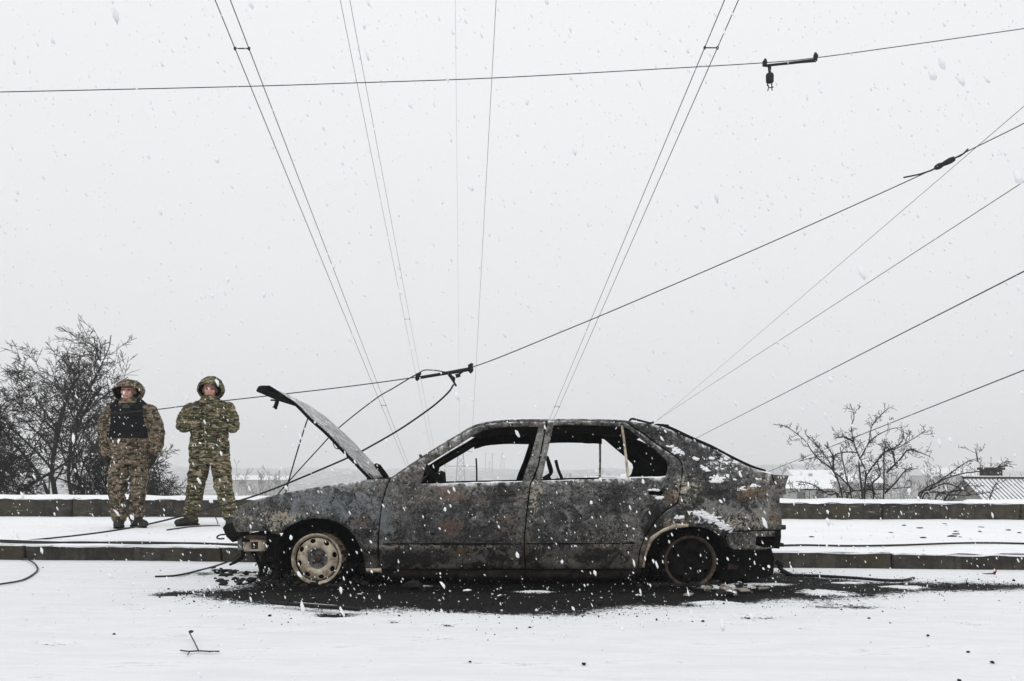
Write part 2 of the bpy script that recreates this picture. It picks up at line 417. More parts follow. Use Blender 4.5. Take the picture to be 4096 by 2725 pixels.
# road: dense under and before the car, aligned with the kerb
xs = axis((-90, -14, 4), (-14, -5.6, .25), (-5.6, 5.6, .032), (5.6, 14, .25), (14, 90, 4))
yr = axis((-30, 0, 3), (0, 3.0, .15), (3.0, KY, .026))
Xr, Yr = np.meshgrid(xs, yr); Zr = roadz(Yr); Yw = Yr + KS*Xr
bp = [(462, 1370), (500, 1385), (560, 1390), (700, 1398), (830, 1407), (1000, 1409), (1180, 1417), (1350, 1414), (1480, 1401), (1650, 1391), (1800, 1389), (1950, 1379), (2150, 1365), (2420, 1354),
      (2420, 1345), (2150, 1337), (2000, 1333), (1900, 1322), (1840, 1308)]
BURN = [tuple(gp(x*S, y*S)[:2]) for x, y in bp] + [(1.72, 7.66), (-1.5, 7.82)] + [tuple(gp(x*S, y*S)[:2]) for x, y in ((600, 1318), (588, 1338), (540, 1354), (480, 1361))]
sd = poly_sd(Xr, Yw, BURN)
burn = np.clip(.5 + (sd+.0)/.62 + .22*vnoise(Xr, Yw, 3.0, 4, 3), 0, 1)
# patches of snow left inside the burnt strip, and slush scars outside it
for x, y, rx, ry in ((1660, 1352, 90, 7), (1880, 1363, 70, 9), (1760, 1345, 80, 6), (1230, 1363, 70, 4), (970, 1350, 45, 6), (540, 1330, 60, 16), (460, 1348, 70, 10), (1640, 1389, 55, 4), (2080, 1352, 60, 5), (1950, 1340, 60, 4)):
    p = gp(x*S, y*S); q = gp((x+rx)*S, y*S); w = gp(x*S, (y+ry)*S)
    e = np.hypot((Xr-p.x)/abs(q.x-p.x), (Yw-p.y)/max(.06, abs(w.y-p.y)))
    burn -= .75*np.clip(1.25-e+.5*vnoise(Xr, Yw, 9, 3, 5), 0, 1)
for x, y, rx, ry in ((905, 1434, 40, 6), (1035, 1442, 28, 5), (480, 1318, 60, 18), (380, 1370, 60, 10), (760, 1420, 60, 6), (1750, 1425, 80, 8), (1960, 1400, 140, 12), (560, 1312, 40, 14)):
    p = gp(x*S, y*S); q = gp((x+rx)*S, y*S); w = gp(x*S, (y+ry)*S)
    e = np.hypot((Xr-p.x)/abs(q.x-p.x), (Yw-p.y)/max(.06, abs(w.y-p.y)))
    burn += .58*np.clip(1.2-e+.6*vnoise(Xr, Yw, 10, 3, 8), 0, 1)
for x, y, rx, ry in ((480, 1424, 70, 3), (300, 1395, 60, 3), (680, 1455, 80, 3), (1000, 1475, 110, 3), (130, 1487, 60, 5), (350, 1487, 60, 3), (1560, 1432, 70, 3), (1700, 1440, 60, 3), (2060, 1430, 60, 3), (2250, 1440, 70, 3), (200, 1345, 50, 4), (1250, 1440, 60, 4), (1850, 1415, 60, 4)):
    p = gp(x*S, y*S); q = gp((x+rx)*S, y*S); w = gp(x*S, (y+ry)*S)
    e = np.hypot((Xr-p.x)/abs(q.x-p.x), (Yw-p.y-.12*(Xr-p.x))/max(.05, abs(w.y-p.y)))
    burn += .40*np.clip(1.1-e+.8*vnoise(Xr, Yw*2, 9, 3, 12), 0, 1)
burn = np.clip(burn, 0, 1)
Zr = Zr + .014*(1-np.clip(burn*1.6, 0, 1)) + .006*vnoise(Xr, Yw*2.2, 1.3, 4, 1)*(1-burn) + .004*vnoise(Xr, Yw, 14, 3, 2)*burn
Zr = Zr - .008*np.clip((Yr-KY+.5)/.5, 0, 1)
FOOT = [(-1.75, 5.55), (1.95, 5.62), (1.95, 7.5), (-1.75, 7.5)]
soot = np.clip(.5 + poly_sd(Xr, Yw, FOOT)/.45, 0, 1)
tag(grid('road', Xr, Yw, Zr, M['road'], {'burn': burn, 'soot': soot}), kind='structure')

# pavement under snow
xs = axis((-90, -14, 4), (-14, -8, .3), (-8, 8, .06), (8, 14, .3), (14, 90, 4)); t = axis((0, .12, .02), (.12, 1, .02))
Xs, T = np.meshgrid(xs, t); Y0 = kerbY(Xs); Y1 = WY + WS*Xs
Ys = Y0 + .012 + (Y1 - Y0)*T
Zs = SW + .02 + .012*vnoise(Xs, Ys*2, .8, 4, 4) + .006*vnoise(Xs, Ys, 5, 3, 6) + .012*np.clip(T-.8, 0, 1)*5
Zs = np.where(T < .015, SW - .002 + .020*np.clip(vnoise(Xs, Ys*0+3, 2.2, 3, 9), -1, 1) + .016*vnoise(Xs, Ys*0+7, 8, 3, 19), Zs)
tag(grid('pavement', Xs, Ys, Zs, M['snow']), kind='structure')

# kerb stones
kerb = tag(empty('kerb', (0, KY, 0)), kind='structure')
def stone_block(name, L, D, H, mat, parent, seed, bev=.012, rough=.006):
    bm = bmesh.new(); bmesh.ops.create_cube(bm, size=1)
    bmesh.ops.scale(bm, vec=(L, D, H), verts=bm.verts)
    bmesh.ops.bevel(bm, geom=list(bm.edges), offset=bev, segments=1, affect='EDGES')
    bmesh.ops.subdivide_edges(bm, edges=[e for e in bm.edges if e.calc_length() > .25], cuts=max(3, int(L/.07)), use_grid_fill=True)
    for v in bm.verts:
        q = Vector((v.co.x*5+seed*9.1, v.co.y*5, v.co.z*9))
        v.co += mnoise.noise_vector(q)*rough*1.6 + mnoise.noise_vector(q*4)*rough*.6
    me = bpy.data.meshes.new(name); bm.to_mesh(me); bm.free()
    return link(name, me, mat, parent)
x = -10.5; i = 0
while x < 10.5:
    Lk = random.Random(i).uniform(1.7, 2.2)
    o = stone_block('kerb_stone', Lk-.012, .16, .30, M['concrete'], kerb, i)
    o.location = (x+Lk/2, KS*(x+Lk/2)+.08, SW-.15+random.Random(i+50).uniform(-.006, .004)); o.rotation_euler = (0, 0, math.atan(KS)); x += Lk; i += 1

# low parapet: blocks and snow caps
wall = empty('parapet_wall', (0, WY, 0))
tag(wall, 'low dark concrete parapet with a snow cap behind the two soldiers', 'wall')
x = -13.0; i = 0; WT = .375
joints = [-13, -9.4, -6.2, -3.0, .3, 2.6, 5.36, 7.4, 10.2, 13]
for i in range(len(joints)-1):
    a, b = joints[i], joints[i+1]; xm = (a+b)/2
    dz = -.012 if xm > 3 else 0.0
    o = stone_block('wall_block', b-a-.014, .34, WT+.12+dz, M['concrete'], wall, 40+i, .018, .010)
    o.location = (xm, WS*xm+.17, (WT+dz-.12)/2+.0); o.rotation_euler = (0, 0, math.atan(WS))
    # snow cap: rounded pillow with ragged edge
    nx, ny = max(8, int((b-a)/.05)), 7; V = []; F = []
    for iy in range(ny):
        for ix in range(nx+1):
            X = a + (b-a)*ix/nx; e = iy/(ny-1)
            edge = .026*mnoise.noise(Vector((X*3, e*2, 3.7)))+.016*mnoise.noise(Vector((X*17, 1, .3)))
            yy = -.012 + .36*e + (edge if iy in (0, 1) else 0)
            hh = .042*(math.sin(math.pi*min(1, max(0, .10+.80*e)))**.45)*(1+.5*mnoise.noise(Vector((X*2.1, e, 8))))
            if iy in (0, ny-1): hh = -.014 + .022*mnoise.noise(Vector((X*4, 5, e)))+.012*mnoise.noise(Vector((X*15, 2, e)))
            gap = mnoise.noise(Vector((X*1.3, 2.2, 40)))
            if xm > 3 and gap > .34: hh *= .35
            V.append((X, WS*X+yy, WT+dz+hh))
    for iy in range(ny-1):
        for ix in range(nx): k = iy*(nx+1)+ix; F.append((k, k+1, k+nx+2, k+nx+1))
    mesh('snow_cap', V, F, M['snow'], wall, True)

# ground beyond the parapet falling into a misty valley, hills far off; one sheet to the horizon
gys = axis((12.3, 40, 1.0), (40, 160, 6), (160, 1500, 45)); u = np.linspace(-1, 1, 121)
U, Yg = np.meshgrid(u, gys); Xg = U*np.clip(60+Yg*.75, 60, 1000)
gprof = np.interp(gys, [12.3, 13.2, 16, 25, 40, 90, 200, 420, 650, 1000, 1500], [-.05, -.25, -.7, -2.0, -4.5, -9, -13, -13, -7, -1, 4])
Zg = gprof[:, None] + vnoise(Xg, Yg, .012, 4, 11)*np.interp(Yg, [12, 40, 200, 1500], [.05, .6, 3.5, 10])
hill = np.exp(-((Xg-Yg*.33)/(Yg*.17+1))**2)*np.interp(Yg, [12, 260, 560, 800, 1500], [0, 0, 7, 9, 9])
Zg = Zg + hill
def m_far():
    t = NT('snowy_valley'); co = t.coord('Object'); n = t.noise(co, .12, 8, .7); n2 = t.noise(co, .9, 6, .7)
    c = t.mix(t.rng(t.math('ADD', t.math('MULTIPLY', n, .6), t.math('MULTIPLY', n2, .4)), .42, .54), (.66, .67, .69), (.13, .125, .12))
    return t.fin(c, .9, 0, .1)
tag(grid('terrain', Xg, Yg, Zg, m_far()), kind='structure')
bx = axis((-120, 120, 10)); by = axis((-60, -29, 5)); XB, YB = np.meshgrid(bx, by)
tag(grid('ground', XB, YB, XB*0-.02, M['snow']), kind='structure')
# ================================================================== the burnt car
CYW, YAW, YMID = 5.93, 0.022, 0.78        # wheel plane distance, heading, half width
car = empty('burnt_car', (0, CYW, 0), YAW)
tag(car, 'burnt-out grey hatchback with its bonnet raised, standing on bare rims', 'car')
ca, sa = math.cos(YAW), math.sin(YAW)
def ys(lx, lz):
    y = float(np.interp(lz, [0, .12, .25, .42, .56, .66, .72, 1.0, 1.16, 1.3], [.05, .03, -.015, -.05, -.052, -.040, -.022, .095, .165, .23]))
    if lx < -1.30: y += .20*((-1.30-lx)/.60)**2
    if lx > 1.45: y += .09*((lx-1.45)/.42)**2
    return y
def side(px, py, off=0.0, plane=None):
    """photo pixel -> point on the car's near flank, car coordinates"""
    Y = CYW
    for _ in range(14):
        w = at(px, py, Y); lx = w.x*ca + (w.y-CYW)*sa; ly = -w.x*sa + (w.y-CYW)*ca
        tgt = (ys(lx, w.z) if plane is None else plane) + off
        Y += (tgt-ly)*.95
    return Vector((lx, ly, w.z))
def to_px(l):
    X = l[0]*ca - l[1]*sa; Y = CYW + l[0]*sa + l[1]*ca
    u, v = X/Y*FPX, (CAMH-l[2])/Y*FPX
    return CX + u*_c - v*_s, HY + u*_s + v*_c
def z1(*p): return [(850+.638*x, 1500+.638*y) for x, y in p]
def z2(*p): return [(1500+.5422*x, 1600+.5422*y) for x, y in p]
def z3(*p): return [(2300+.5422*x, 1600+.5422*y) for x, y in p]
def z6(*p): return [(1600+.297*x, 1750+.297*y) for x, y in p]
def zh(*p): return [(1000+.287*x, 1500+.287*y) for x, y in p]

# wear marks and painted pillar and roof-rail highlights on the metal: (photo px, px, radius x, radius y, amount) per kind
PINK = [(1790, 1975, 75, 30, .8), (1800, 2110, 60, 40, .8), (1910, 2000, 80, 14, .7), (2760, 1900, 25, 35, .6), (2040, 2090, 60, 60, .5), (1700, 2170, 40, 60, .4), (1440, 2085, 60, 22, .6), (1830, 1990, 120, 10, .5), (2000, 2240, 70, 20, .4), (2280, 2185, 90, 12, .5), (2570, 2120, 60, 50, .3), (2930, 2240, 40, 40, .7), (1990, 2130, 30, 25, .6)]
BLUE = [(1290, 2010, 190, 55, .75), (1480, 2020, 90, 60, .6), (1540, 2080, 40, 140, .8), (1180, 2060, 90, 40, .6), (1400, 2050, 70, 50, .6), (1320, 1980, 120, 30, .5), (1500, 2170, 40, 60, .4), (1560, 2190, 120, 10, .5)]
SOOT = [(1700, 2298, 300, 14, 1), (2100, 2300, 400, 14, 1), (2450, 2300, 250, 14, 1), (1620, 2240, 200, 38, .75), (1810, 2060, 60, 50, .4), (2360, 2235, 120, 28, .7), (2130, 2230, 60, 22, .55), (940, 2080, 40, 60, .4), (2620, 2090, 60, 90, .75), (2500, 2260, 120, 20, .4), (3110, 2000, 50, 60, .4), (2850, 1970, 90, 14, .75), (1720, 2060, 50, 60, .5), (1000, 1980, 50, 40, .4), (2700, 2080, 30, 80, .5), (2100, 2240, 40, 30, .6)]
CREAM = [(1560, 2186, 60, 7, .8), (1950, 2184, 120, 6, .5), (2250, 2183, 120, 6, .5), (2500, 2180, 80, 7, .6), (1130, 2070, 70, 22, .9), (1090, 2095, 40, 25, .6), (1000, 2078, 10, 8, 1), (2130, 2000, 18, 70, .7), (2725, 1965, 26, 60, .6), (1730, 2185, 110, 8, .55), (2440, 2180, 110, 9, .6), (2930, 2090, 90, 40, .55), (3040, 2090, 70, 30, .5), (2680, 2090, 50, 14, .8), (2540, 2235, 50, 12, .5), (1500, 1890, 50, 10, .5), (2150, 1960, 14, 20, .9), (2250, 2250, 60, 14, .4), (1900, 1685, 160, 8, .6), (2300, 1690, 140, 6, .5), (2560, 1790, 60, 8, .4), (2770, 1955, 30, 50, .5), (2960, 1955, 90, 8, .6)]
ORNG = [(1620, 1900, 60, 22, .4), (1850, 2210, 40, 40, .5), (2560, 2245, 70, 26, .6), (3010, 1965, 50, 22, .9), (2110, 2210, 16, 60, .7), (3090, 2070, 30, 30, .8), (2990, 1985, 40, 20, .6), (1480, 2080, 60, 20, .4), (2690, 1990, 26, 30, .7), (2890, 1952, 110, 7, .7), (2740, 2080, 50, 20, .7), (2600, 2190, 26, 60, .8), (1660, 2230, 30, 40, .4), (1270, 1905, 300, 4, .3)]
ASH_SHINE = [(2900, 2040, 130, 40, .7), (3050, 2060, 80, 60, .7), (2230, 2060, 130, 70, .35), (2165, 1800, 42, 120, .75), (2110, 1850, 30, 60, .5), (1720, 1770, 130, 50, .5), (1900, 1690, 120, 14, .7), (1950, 2030, 150, 60, .4), (1300, 1960, 220, 40, .45), (1750, 1935, 260, 12, .5), (2400, 1935, 260, 14, .45), (1450, 2080, 90, 80, .4), (2720, 1850, 40, 60, .4), (2350, 1680, 200, 10, .6), (2900, 1900, 160, 40, .35), (1540, 2230, 30, 60, .5), (1000, 2020, 80, 40, .3), (2600, 1770, 50, 30, .5), (2450, 2070, 90, 40, .3)]  # pale grey ash zones; pillar and roof-rail entries paint highlights into the colour
SNOWD = [(2880, 1850, 60, 50, .55), (2960, 1830, 70, 40, .5), (2830, 2070, 90, 28, .55), (3060, 1920, 60, 16, .4), (2990, 1880, 70, 20, .4), (2700, 1720, 40, 10, .4)]
def wear_at(px, py):
    def acc(L):
        v = 0
        for x, y, rx, ry, a in L:
            d = ((px-x)/rx)**2 + ((py-y)/ry)**2
            if d < 6: v = max(v, a*math.exp(-d*.8))
        return v
    return acc(PINK), acc(BLUE), acc(SOOT), acc(CREAM), acc(SNOWD), acc(ORNG), acc(ASH_SHINE)
def set_wear(me):
    a = me.color_attributes.new('wear', 'FLOAT_COLOR', 'POINT'); b = me.color_attributes.new('wear2', 'FLOAT_COLOR', 'POINT')
    A, B = [], []
    for v in me.vertices:
        w = wear_at(*to_px(v.co)); A += [w[0], w[1], w[2], w[6]]; B += [w[3], w[4], w[5], 1]
    a.data.foreach_set('color', A); b.data.foreach_set('color', B)
def resample(P, step, closed=True):
    out = []; n = len(P)
    for i in range(n if closed else n-1):
        a, b = P[i], P[(i+1) % n]; k = max(1, int(round((b-a).length/step)))
        for j in range(k): out.append(a + (b-a)*(j/k))
    if not closed: out.append(P[-1])
    return out
def inpoly(x, y, P):
    c = False; n = len(P)
    for i in range(n):
        x0, y0 = P[i]; x1, y1 = P[(i+1) % n]
        if (y0 > y) != (y1 > y) and x < (x1-x0)*(y-y0)/(y1-y0+1e-15)+x0: c = not c
    return c
def panel(name, outer, holes=(), off=0.0, th=.02, parent=car, mats=None, warp=.0065, step=.035, bulge=None, far=True, wear=True, plane=None, edge=.02, seed=0):
    """sheet-metal panel: outline and holes in photo pixels on the flank, real thickness, slightly warped by heat"""
    ol = [Vector((p.x, p.z)) for p in (side(x, y, off, plane) for x, y in outer)]
    hl = [[Vector((p.x, p.z)) for p in (side(x, y, off, plane) for x, y in h)] for h in holes]
    O = resample(ol, edge); H = [resample(h, edge) for h in hl]
    pts = list(O); edges = [(i, (i+1) % len(O)) for i in range(len(O))]
    for h in H:
        n = len(pts); pts += h; edges += [(n+i, n+(i+1) % len(h)) for i in range(len(h))]
    x0, x1 = min(p.x for p in O), max(p.x for p in O); y0, y1 = min(p.y for p in O), max(p.y for p in O)
    Ot = [tuple(p) for p in O]; Ht = [[tuple(p) for p in h] for h in H]
    rr = random.Random(seed)
    bl = np.array([tuple(p) for p in pts])
    gx = x0+step*.5
    while gx < x1:
        gy = y0+step*.5
        while gy < y1:
            qx, qy = gx+rr.uniform(-.2, .2)*step, gy+rr.uniform(-.2, .2)*step
            if inpoly(qx, qy, Ot) and not any(inpoly(qx, qy, h) for h in Ht) and np.min(np.hypot(bl[:, 0]-qx, bl[:, 1]-qy)) > step*.45: pts.append(Vector((qx, qy)))
            gy += step
        gx += step
    V2, E2, F2, *_ = delaunay_2d_cdt([Vector(p) for p in pts], edges, [], 1, 1e-6)
    F = []
    for f in F2:
        c = sum((V2[i] for i in f), Vector((0, 0)))/len(f)
        if inpoly(c.x, c.y, Ot) and not any(inpoly(c.x, c.y, h) for h in Ht): F.append(tuple(f))
    V = []
    for p in V2:
        w = warp*(mnoise.noise(Vector((p.x*3.1, 7.7+seed, p.y*3.1)))*1.6 + mnoise.noise(Vector((p.x*9, 2.2, p.y*9)))*.6)
        y = (ys(p.x, p.y) if plane is None else plane) + off + w
        if bulge: y += bulge(p.x, p.y)
        V.append(Vector((p.x, y, p.y)))
    n = len(V); V += [Vector((v.x, v.y+th, v.z)) for v in V]
    cnt = {}
    FF = []
    for f in F:
        a, b, c = (V[i] for i in f[:3])
        if (b-a).cross(c-a).y > 0: f = tuple(reversed(f))
        FF.append(f)
        for i in range(len(f)): e = (f[i], f[(i+1) % len(f)]); cnt[e] = 1
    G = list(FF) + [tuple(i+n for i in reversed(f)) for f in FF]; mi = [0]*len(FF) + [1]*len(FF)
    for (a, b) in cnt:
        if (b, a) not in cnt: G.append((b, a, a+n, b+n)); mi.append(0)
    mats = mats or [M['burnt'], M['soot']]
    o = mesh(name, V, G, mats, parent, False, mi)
    o.data.polygons.foreach_set('use_smooth', [k < 2*len(FF) for k in range(len(o.data.polygons))])
    if wear: set_wear(o.data)
    if far: mirror(o, name, parent)
    return o
def lowz(z): return z - .034*np.clip((z-.70)/.45, 0, 1)      # the far side of the cabin has sagged
def mirror(o, name, parent):
    me = o.data.copy(); c = np.empty(len(me.vertices)*3); me.vertices.foreach_get('co', c)
    c[1::3] = 2*YMID - c[1::3]; c[2::3] = lowz(c[2::3]); me.vertices.foreach_set('co', c); me.flip_normals(); me.update()
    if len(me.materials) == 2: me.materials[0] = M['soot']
    q = bpy.data.objects.new(name, me); COL.objects.link(q); q.parent = parent
    return q
def lateral(name, prof, y0, y1, mats, parent=car, warp=.006, n=14, seed=0):
    """profile in the car's side view (lx, lz), run across the car"""
    V, F = [], []; m = len(prof)
    for i in range(n+1):
        y = y0+(y1-y0)*i/n
        for x, z in prof:
            q = Vector((x*4+seed, y*4, z*4)); d = mnoise.noise_vector(q)*warp*2
            V.append(Vector((x, y, z))+d)
    for i in range(n):
        for k in range(m): k2 = (k+1) % m; F.append((i*m+k, i*m+k2, (i+1)*m+k2, (i+1)*m+k))
    F.append(tuple(range(m-1, -1, -1))); F.append(tuple(n*m+k for k in range(m)))
    o = mesh(name, V, F, mats, parent); bm = bmesh.new(); bm.from_mesh(o.data); bmesh.ops.recalc_face_normals(bm, faces=bm.faces); bm.to_mesh(o.data); bm.free()
    return o
def L2(pts, plane=None): return [(p.x, p.z) for p in (side(x, y, 0, plane) for x, y in pts)]

# ---- flank panels
arch_f = [(440, 976), (498, 938), (560, 910), (640, 898), (720, 903), (790, 926), (850, 966), (890, 1012), (920, 1066), (940, 1122), (950, 1180), (957, 1214)]
def crease(zc, w, d): return lambda x, z: d*math.exp(-((z-zc)/w)**2)
zmold = ZMOLD
def body_bulge(x, z):
    t = (z-zmold)/.012
    return (.006 if z < zmold else 0) - .006*math.exp(-(t-1.5)**2) + .010*math.exp(-((z-.60)/.03)**2)*0
fender = panel('front_fender', z1((138, 850), (165, 826), (240, 791), (350, 762), (480, 735), (640, 706), (800, 681), (960, 659), (1010, 650), (1108, 652), (1088, 700), (1068, 770), (1052, 850), (1044, 930), (1036, 1010), (1031, 1090), (1040, 1160), (1054, 1205), (1055, 1214)) + list(reversed(z1(*arch_f))) + z1((415, 1003), (375, 990), (330, 976), (250, 984), (150, 986), (128, 935)), bulge=body_bulge, th=.012, seed=1)
fd_frame = z2((118, 583), (245, 497), (360, 422), (500, 334), (620, 264), (705, 214), (770, 192), (850, 174), (960, 164), (1100, 160), (1262, 164))
front_door = panel('front_door', fd_frame + z2((1200, 480), (1168, 570), (1141, 620), (1130, 720), (1113, 850), (1098, 1000), (1096, 1100), (1104, 1200), (1108, 1247), (50, 1247), (34, 1200), (28, 1090), (34, 950), (46, 830), (62, 740), (84, 660)),
      [z2((378, 478), (450, 434), (600, 342), (700, 278), (780, 232), (850, 211), (960, 200), (1205, 197), (1198, 240), (1150, 415), (1104, 545), (1088, 604), (335, 622)),
       z2((1005, 688), (1030, 684), (1040, 700), (1036, 716), (1010, 718), (1000, 704))], bulge=body_bulge, th=.032, seed=2)
rear_door = panel('rear_door', z2((1274, 152), (1450, 153), (1660, 158)) + z3((180, 158), (370, 166), (400, 184), (480, 240), (600, 328), (690, 388), (760, 434), (785, 470), (790, 505), (785, 565), (774, 650), (764, 715), (752, 765), (690, 800), (640, 838), (600, 878), (545, 960), (503, 1036), (482, 1092), (470, 1160), (466, 1247), (0, 1249)) + z2((1120, 1249), (1114, 1200), (1106, 1100), (1108, 1000), (1123, 850), (1140, 720), (1151, 620), (1180, 575), (1212, 480)),
      [z2((1318, 186), (1450, 184), (1660, 188)) + z3((180, 190), (345, 195), (392, 210), (500, 296), (600, 374), (678, 446), (690, 480), (684, 540), (664, 572), (0, 588)) + z2((1450, 594), (1228, 598), (1262, 440)),
       z3((540, 672), (650, 668), (660, 690), (640, 706), (545, 700))], bulge=body_bulge, th=.032, seed=3)
arch_r = [(500, 1240), (512, 1180), (530, 1120), (572, 1034), (640, 975), (730, 945), (830, 934), (930, 938), (1010, 957), (1075, 998), (1118, 1058), (1142, 1100)]
quarter = panel('quarter_panel', z3((382, 152), (430, 166), (520, 173), (640, 196), (720, 226), (860, 292), (1000, 353), (1150, 432), (1300, 503), (1400, 536), (1452, 546), (1468, 600), (1495, 655), (1504, 700), (1510, 760), (1523, 850), (1528, 930), (1520, 956), (1350, 962), (1170, 966), (1120, 992), (1095, 1018), (1075, 998), (1010, 957), (930, 938), (830, 934), (730, 945), (640, 975), (572, 1034), (530, 1120), (512, 1180), (500, 1240), (474, 1246), (478, 1160), (490, 1094), (511, 1040), (553, 964), (607, 883), (646, 845), (695, 808), (760, 770), (772, 716), (782, 650), (793, 565), (799, 505), (793, 466), (768, 426), (696, 379), (605, 318), (484, 229), (404, 174)), th=.014, warp=.007, seed=4,
      bulge=lambda x, z: -.012*math.exp(-((z-.60)/.015)**2)*(1 if x > .9 else 0))
panel('wheel_arch_lip', z3((498, 1235), (508, 1180), (520, 1120), (556, 1012), (648, 952), (745, 912), (838, 916), (836, 936), (730, 948), (642, 978), (576, 1036), (536, 1120), (520, 1180), (512, 1238)), off=-.012, th=.02, warp=.006, mats=[M['rim'], M['soot']], far=False, wear=False, seed=5)
panel('rear_corner_panel', z3((1120, 998), (1172, 974), (1518, 966), (1520, 1010), (1505, 1092), (1330, 1107), (1168, 1103), (1146, 1090), (1122, 1050)), [z3((1335, 1010), (1480, 1006), (1492, 1050), (1470, 1086), (1400, 1092), (1330, 1070))], off=.02, th=.012, warp=.012, seed=6)
sill = panel('sill', z2((18, 1254), (600, 1256), (1110, 1258), (1660, 1258)) + z3((200, 1258), (490, 1252), (486, 1290), (400, 1318), (200, 1322), (0, 1322)) + z2((1400, 1322), (700, 1318), (18, 1310)), off=.02, th=.05, seed=7, mats=[M['sill'], M['soot']], wear=False)
panel('fender_lower_trim', z1((960, 1214), (1058, 1214), (1060, 1240), (965, 1236)), off=-.004, th=.012, warp=.004, seed=8, mats=[M['rim'], M['soot']], wear=False, far=False)
# roof rail: A pillar, roof edge and top of the C pillar, one pressed strip
rail_o = z2((108, 580), (240, 487), (360, 408), (500, 318), (620, 248), (700, 198), (760, 177), (850, 157), (960, 146), (1100, 142), (1280, 142), (1450, 139), (1660, 142)) + z3((180, 142), (370, 149), (400, 160))
rail_i = z2((122, 586), (246, 500), (362, 424), (502, 337), (622, 267), (706, 217), (771, 195), (851, 177), (961, 167), (1100, 163), (1270, 166), (1450, 156), (1660, 161)) + z3((180, 161), (368, 168), (396, 182))
panel('roof_rail', rail_o + list(reversed(rail_i)), off=.022, th=.05, warp=.002, seed=9, edge=.03)
# moulding strip holes / handle recess / window divider
hp = L2(z3((540, 672), (650, 668), (660, 690), (640, 706), (545, 700)))
dv = [side(*p, .012) for p in z3((346, 192), (362, 300), (378, 440), (392, 578))]
b = MB(); b.tube(dv, [.009]*4, 6); o = b.build('window_divider', M['rim'], car); mirror(o, 'window_divider', car)
dg = [side(*p, .0) for p in z2((205, 605), (232, 560), (300, 510), (376, 476), (352, 545), (318, 626), (210, 630))]
V = [p + Vector((0, -.004, 0)) for p in dg] + [p + Vector((0, .018, 0)) for p in dg]; n = len(dg)
o = mesh('mirror_triangle', V, [tuple(range(n-1, -1, -1)), tuple(range(n, 2*n))] + [(i, (i+1) % n, (i+1) % n+n, i+n) for i in range(n)], M['burnt'], car); set_wear(o.data)
mirror(o, 'mirror_triangle', car)
# moulding rail along the doors
for seg in (z2((60, 1062), (400, 1062), (760, 1062), (1086, 1062)), z2((1112, 1060), (1660, 1060)) + z3((440, 1056),)):
    pl = [side(*p, -.001) for p in seg]; b = MB(); b.tube(spline(pl, 6), .0055, 5); b.build('moulding_groove', M['soot'], car)
# lock plugs and handle plate
for p in z2((728, 880), (1035, 775)) + z2((1190, 655),):
    c = side(*p, -.004); b = MB(); Mx = Matrix.Translation(c) @ Matrix.Rotation(R(90), 4, 'X')
    b.lathe([(.0, .006), (.008, .007), (.010, .002), (.016, .004), (.018, -.004), (.018, -.01)], Mx, 14); b.build('lock_plug', M['grey'], car, True)
hb = [side(*p, .012) for p in z2((885, 700), (1035, 690), (1040, 740), (890, 752))]
b = MB(); b.add(hb, [(3, 2, 1, 0)]); b.tube([hb[0]+Vector((0, -.016, 0)), hb[1]+Vector((0, -.016, 0))], .004, 5); b.tube([hb[3]+Vector((0, -.018, 0)), hb[2]+Vector((0, -.018, 0))], .004, 5); b.build('door_handle_plate', M['rust'], car)
hb = [side(*p, .045) for p in z3((535, 665), (665, 662), (665, 712), (535, 708))]
b = MB(); b.add(hb, [(3, 2, 1, 0)]); b.build('door_handle_recess', M['soot'], car)

panel('rear_pillar_inner', z3((360, 150), (430, 168), (520, 215), (630, 300), (710, 370), (790, 420), (825, 470), (830, 510), (815, 660), (790, 770), (700, 860), (640, 838), (735, 750), (746, 650), (720, 590), (703, 560), (706, 480), (692, 436), (607, 362), (502, 282), (397, 198)), off=.045, th=.02, mats=[M['soot'], M['soot']], wear=False, seed=17)
# ---- roof and pillars
def rpt(pts, off=.03): return [side(*p, off) for p in pts]
top = rpt(z2((770, 178), (850, 160), (960, 149), (1100, 145), (1280, 145), (1450, 142), (1660, 145)) + z3((180, 145), (370, 152), (520, 176), (650, 198)))
top = [Vector((p.x, p.y, p.z)) for p in spline(top, 3)]
V, F = [], []; ny = 16
for i, p in enumerate(top):
    yf = 2*YMID-p.y
    for k in range(ny+1):
        e = k/ny; y = p.y+(yf-p.y)*e
        z = p.z + (float(lowz(p.z))-p.z)*e + .022*(1-(2*e-1)**2)*.35 + .006*mnoise.noise(Vector((p.x*3, y*3, 1)))
        V.append((p.x - .05*(1-(2*e-1)**2)*(1 if i < 4 else 0)*(1-i/4), y, z))
m = ny+1; n = len(top)*m
F = [(i*m+k, (i+1)*m+k, (i+1)*m+k+1, i*m+k+1) for i in range(len(top)-1) for k in range(ny)]
V += [(v[0], v[1], v[2]-.022) for v in V]; F2 = [tuple(j+n for j in reversed(f)) for f in F]
ring = [k for k in range(m)] + [i*m+ny for i in range(1, len(top))] + [(len(top)-1)*m+k for k in range(ny-1, -1, -1)] + [i*m for i in range(len(top)-2, 0, -1)]
F3 = [(ring[i], ring[(i+1) % len(ring)], ring[(i+1) % len(ring)]+n, ring[i]+n) for i in range(len(ring))]
o = mesh('roof', V, F+F2+F3, [M['burnt'], M['soot']], car, True, [0]*len(F)+[1]*len(F2)+[0]*len(F3)); set_wear(o.data)
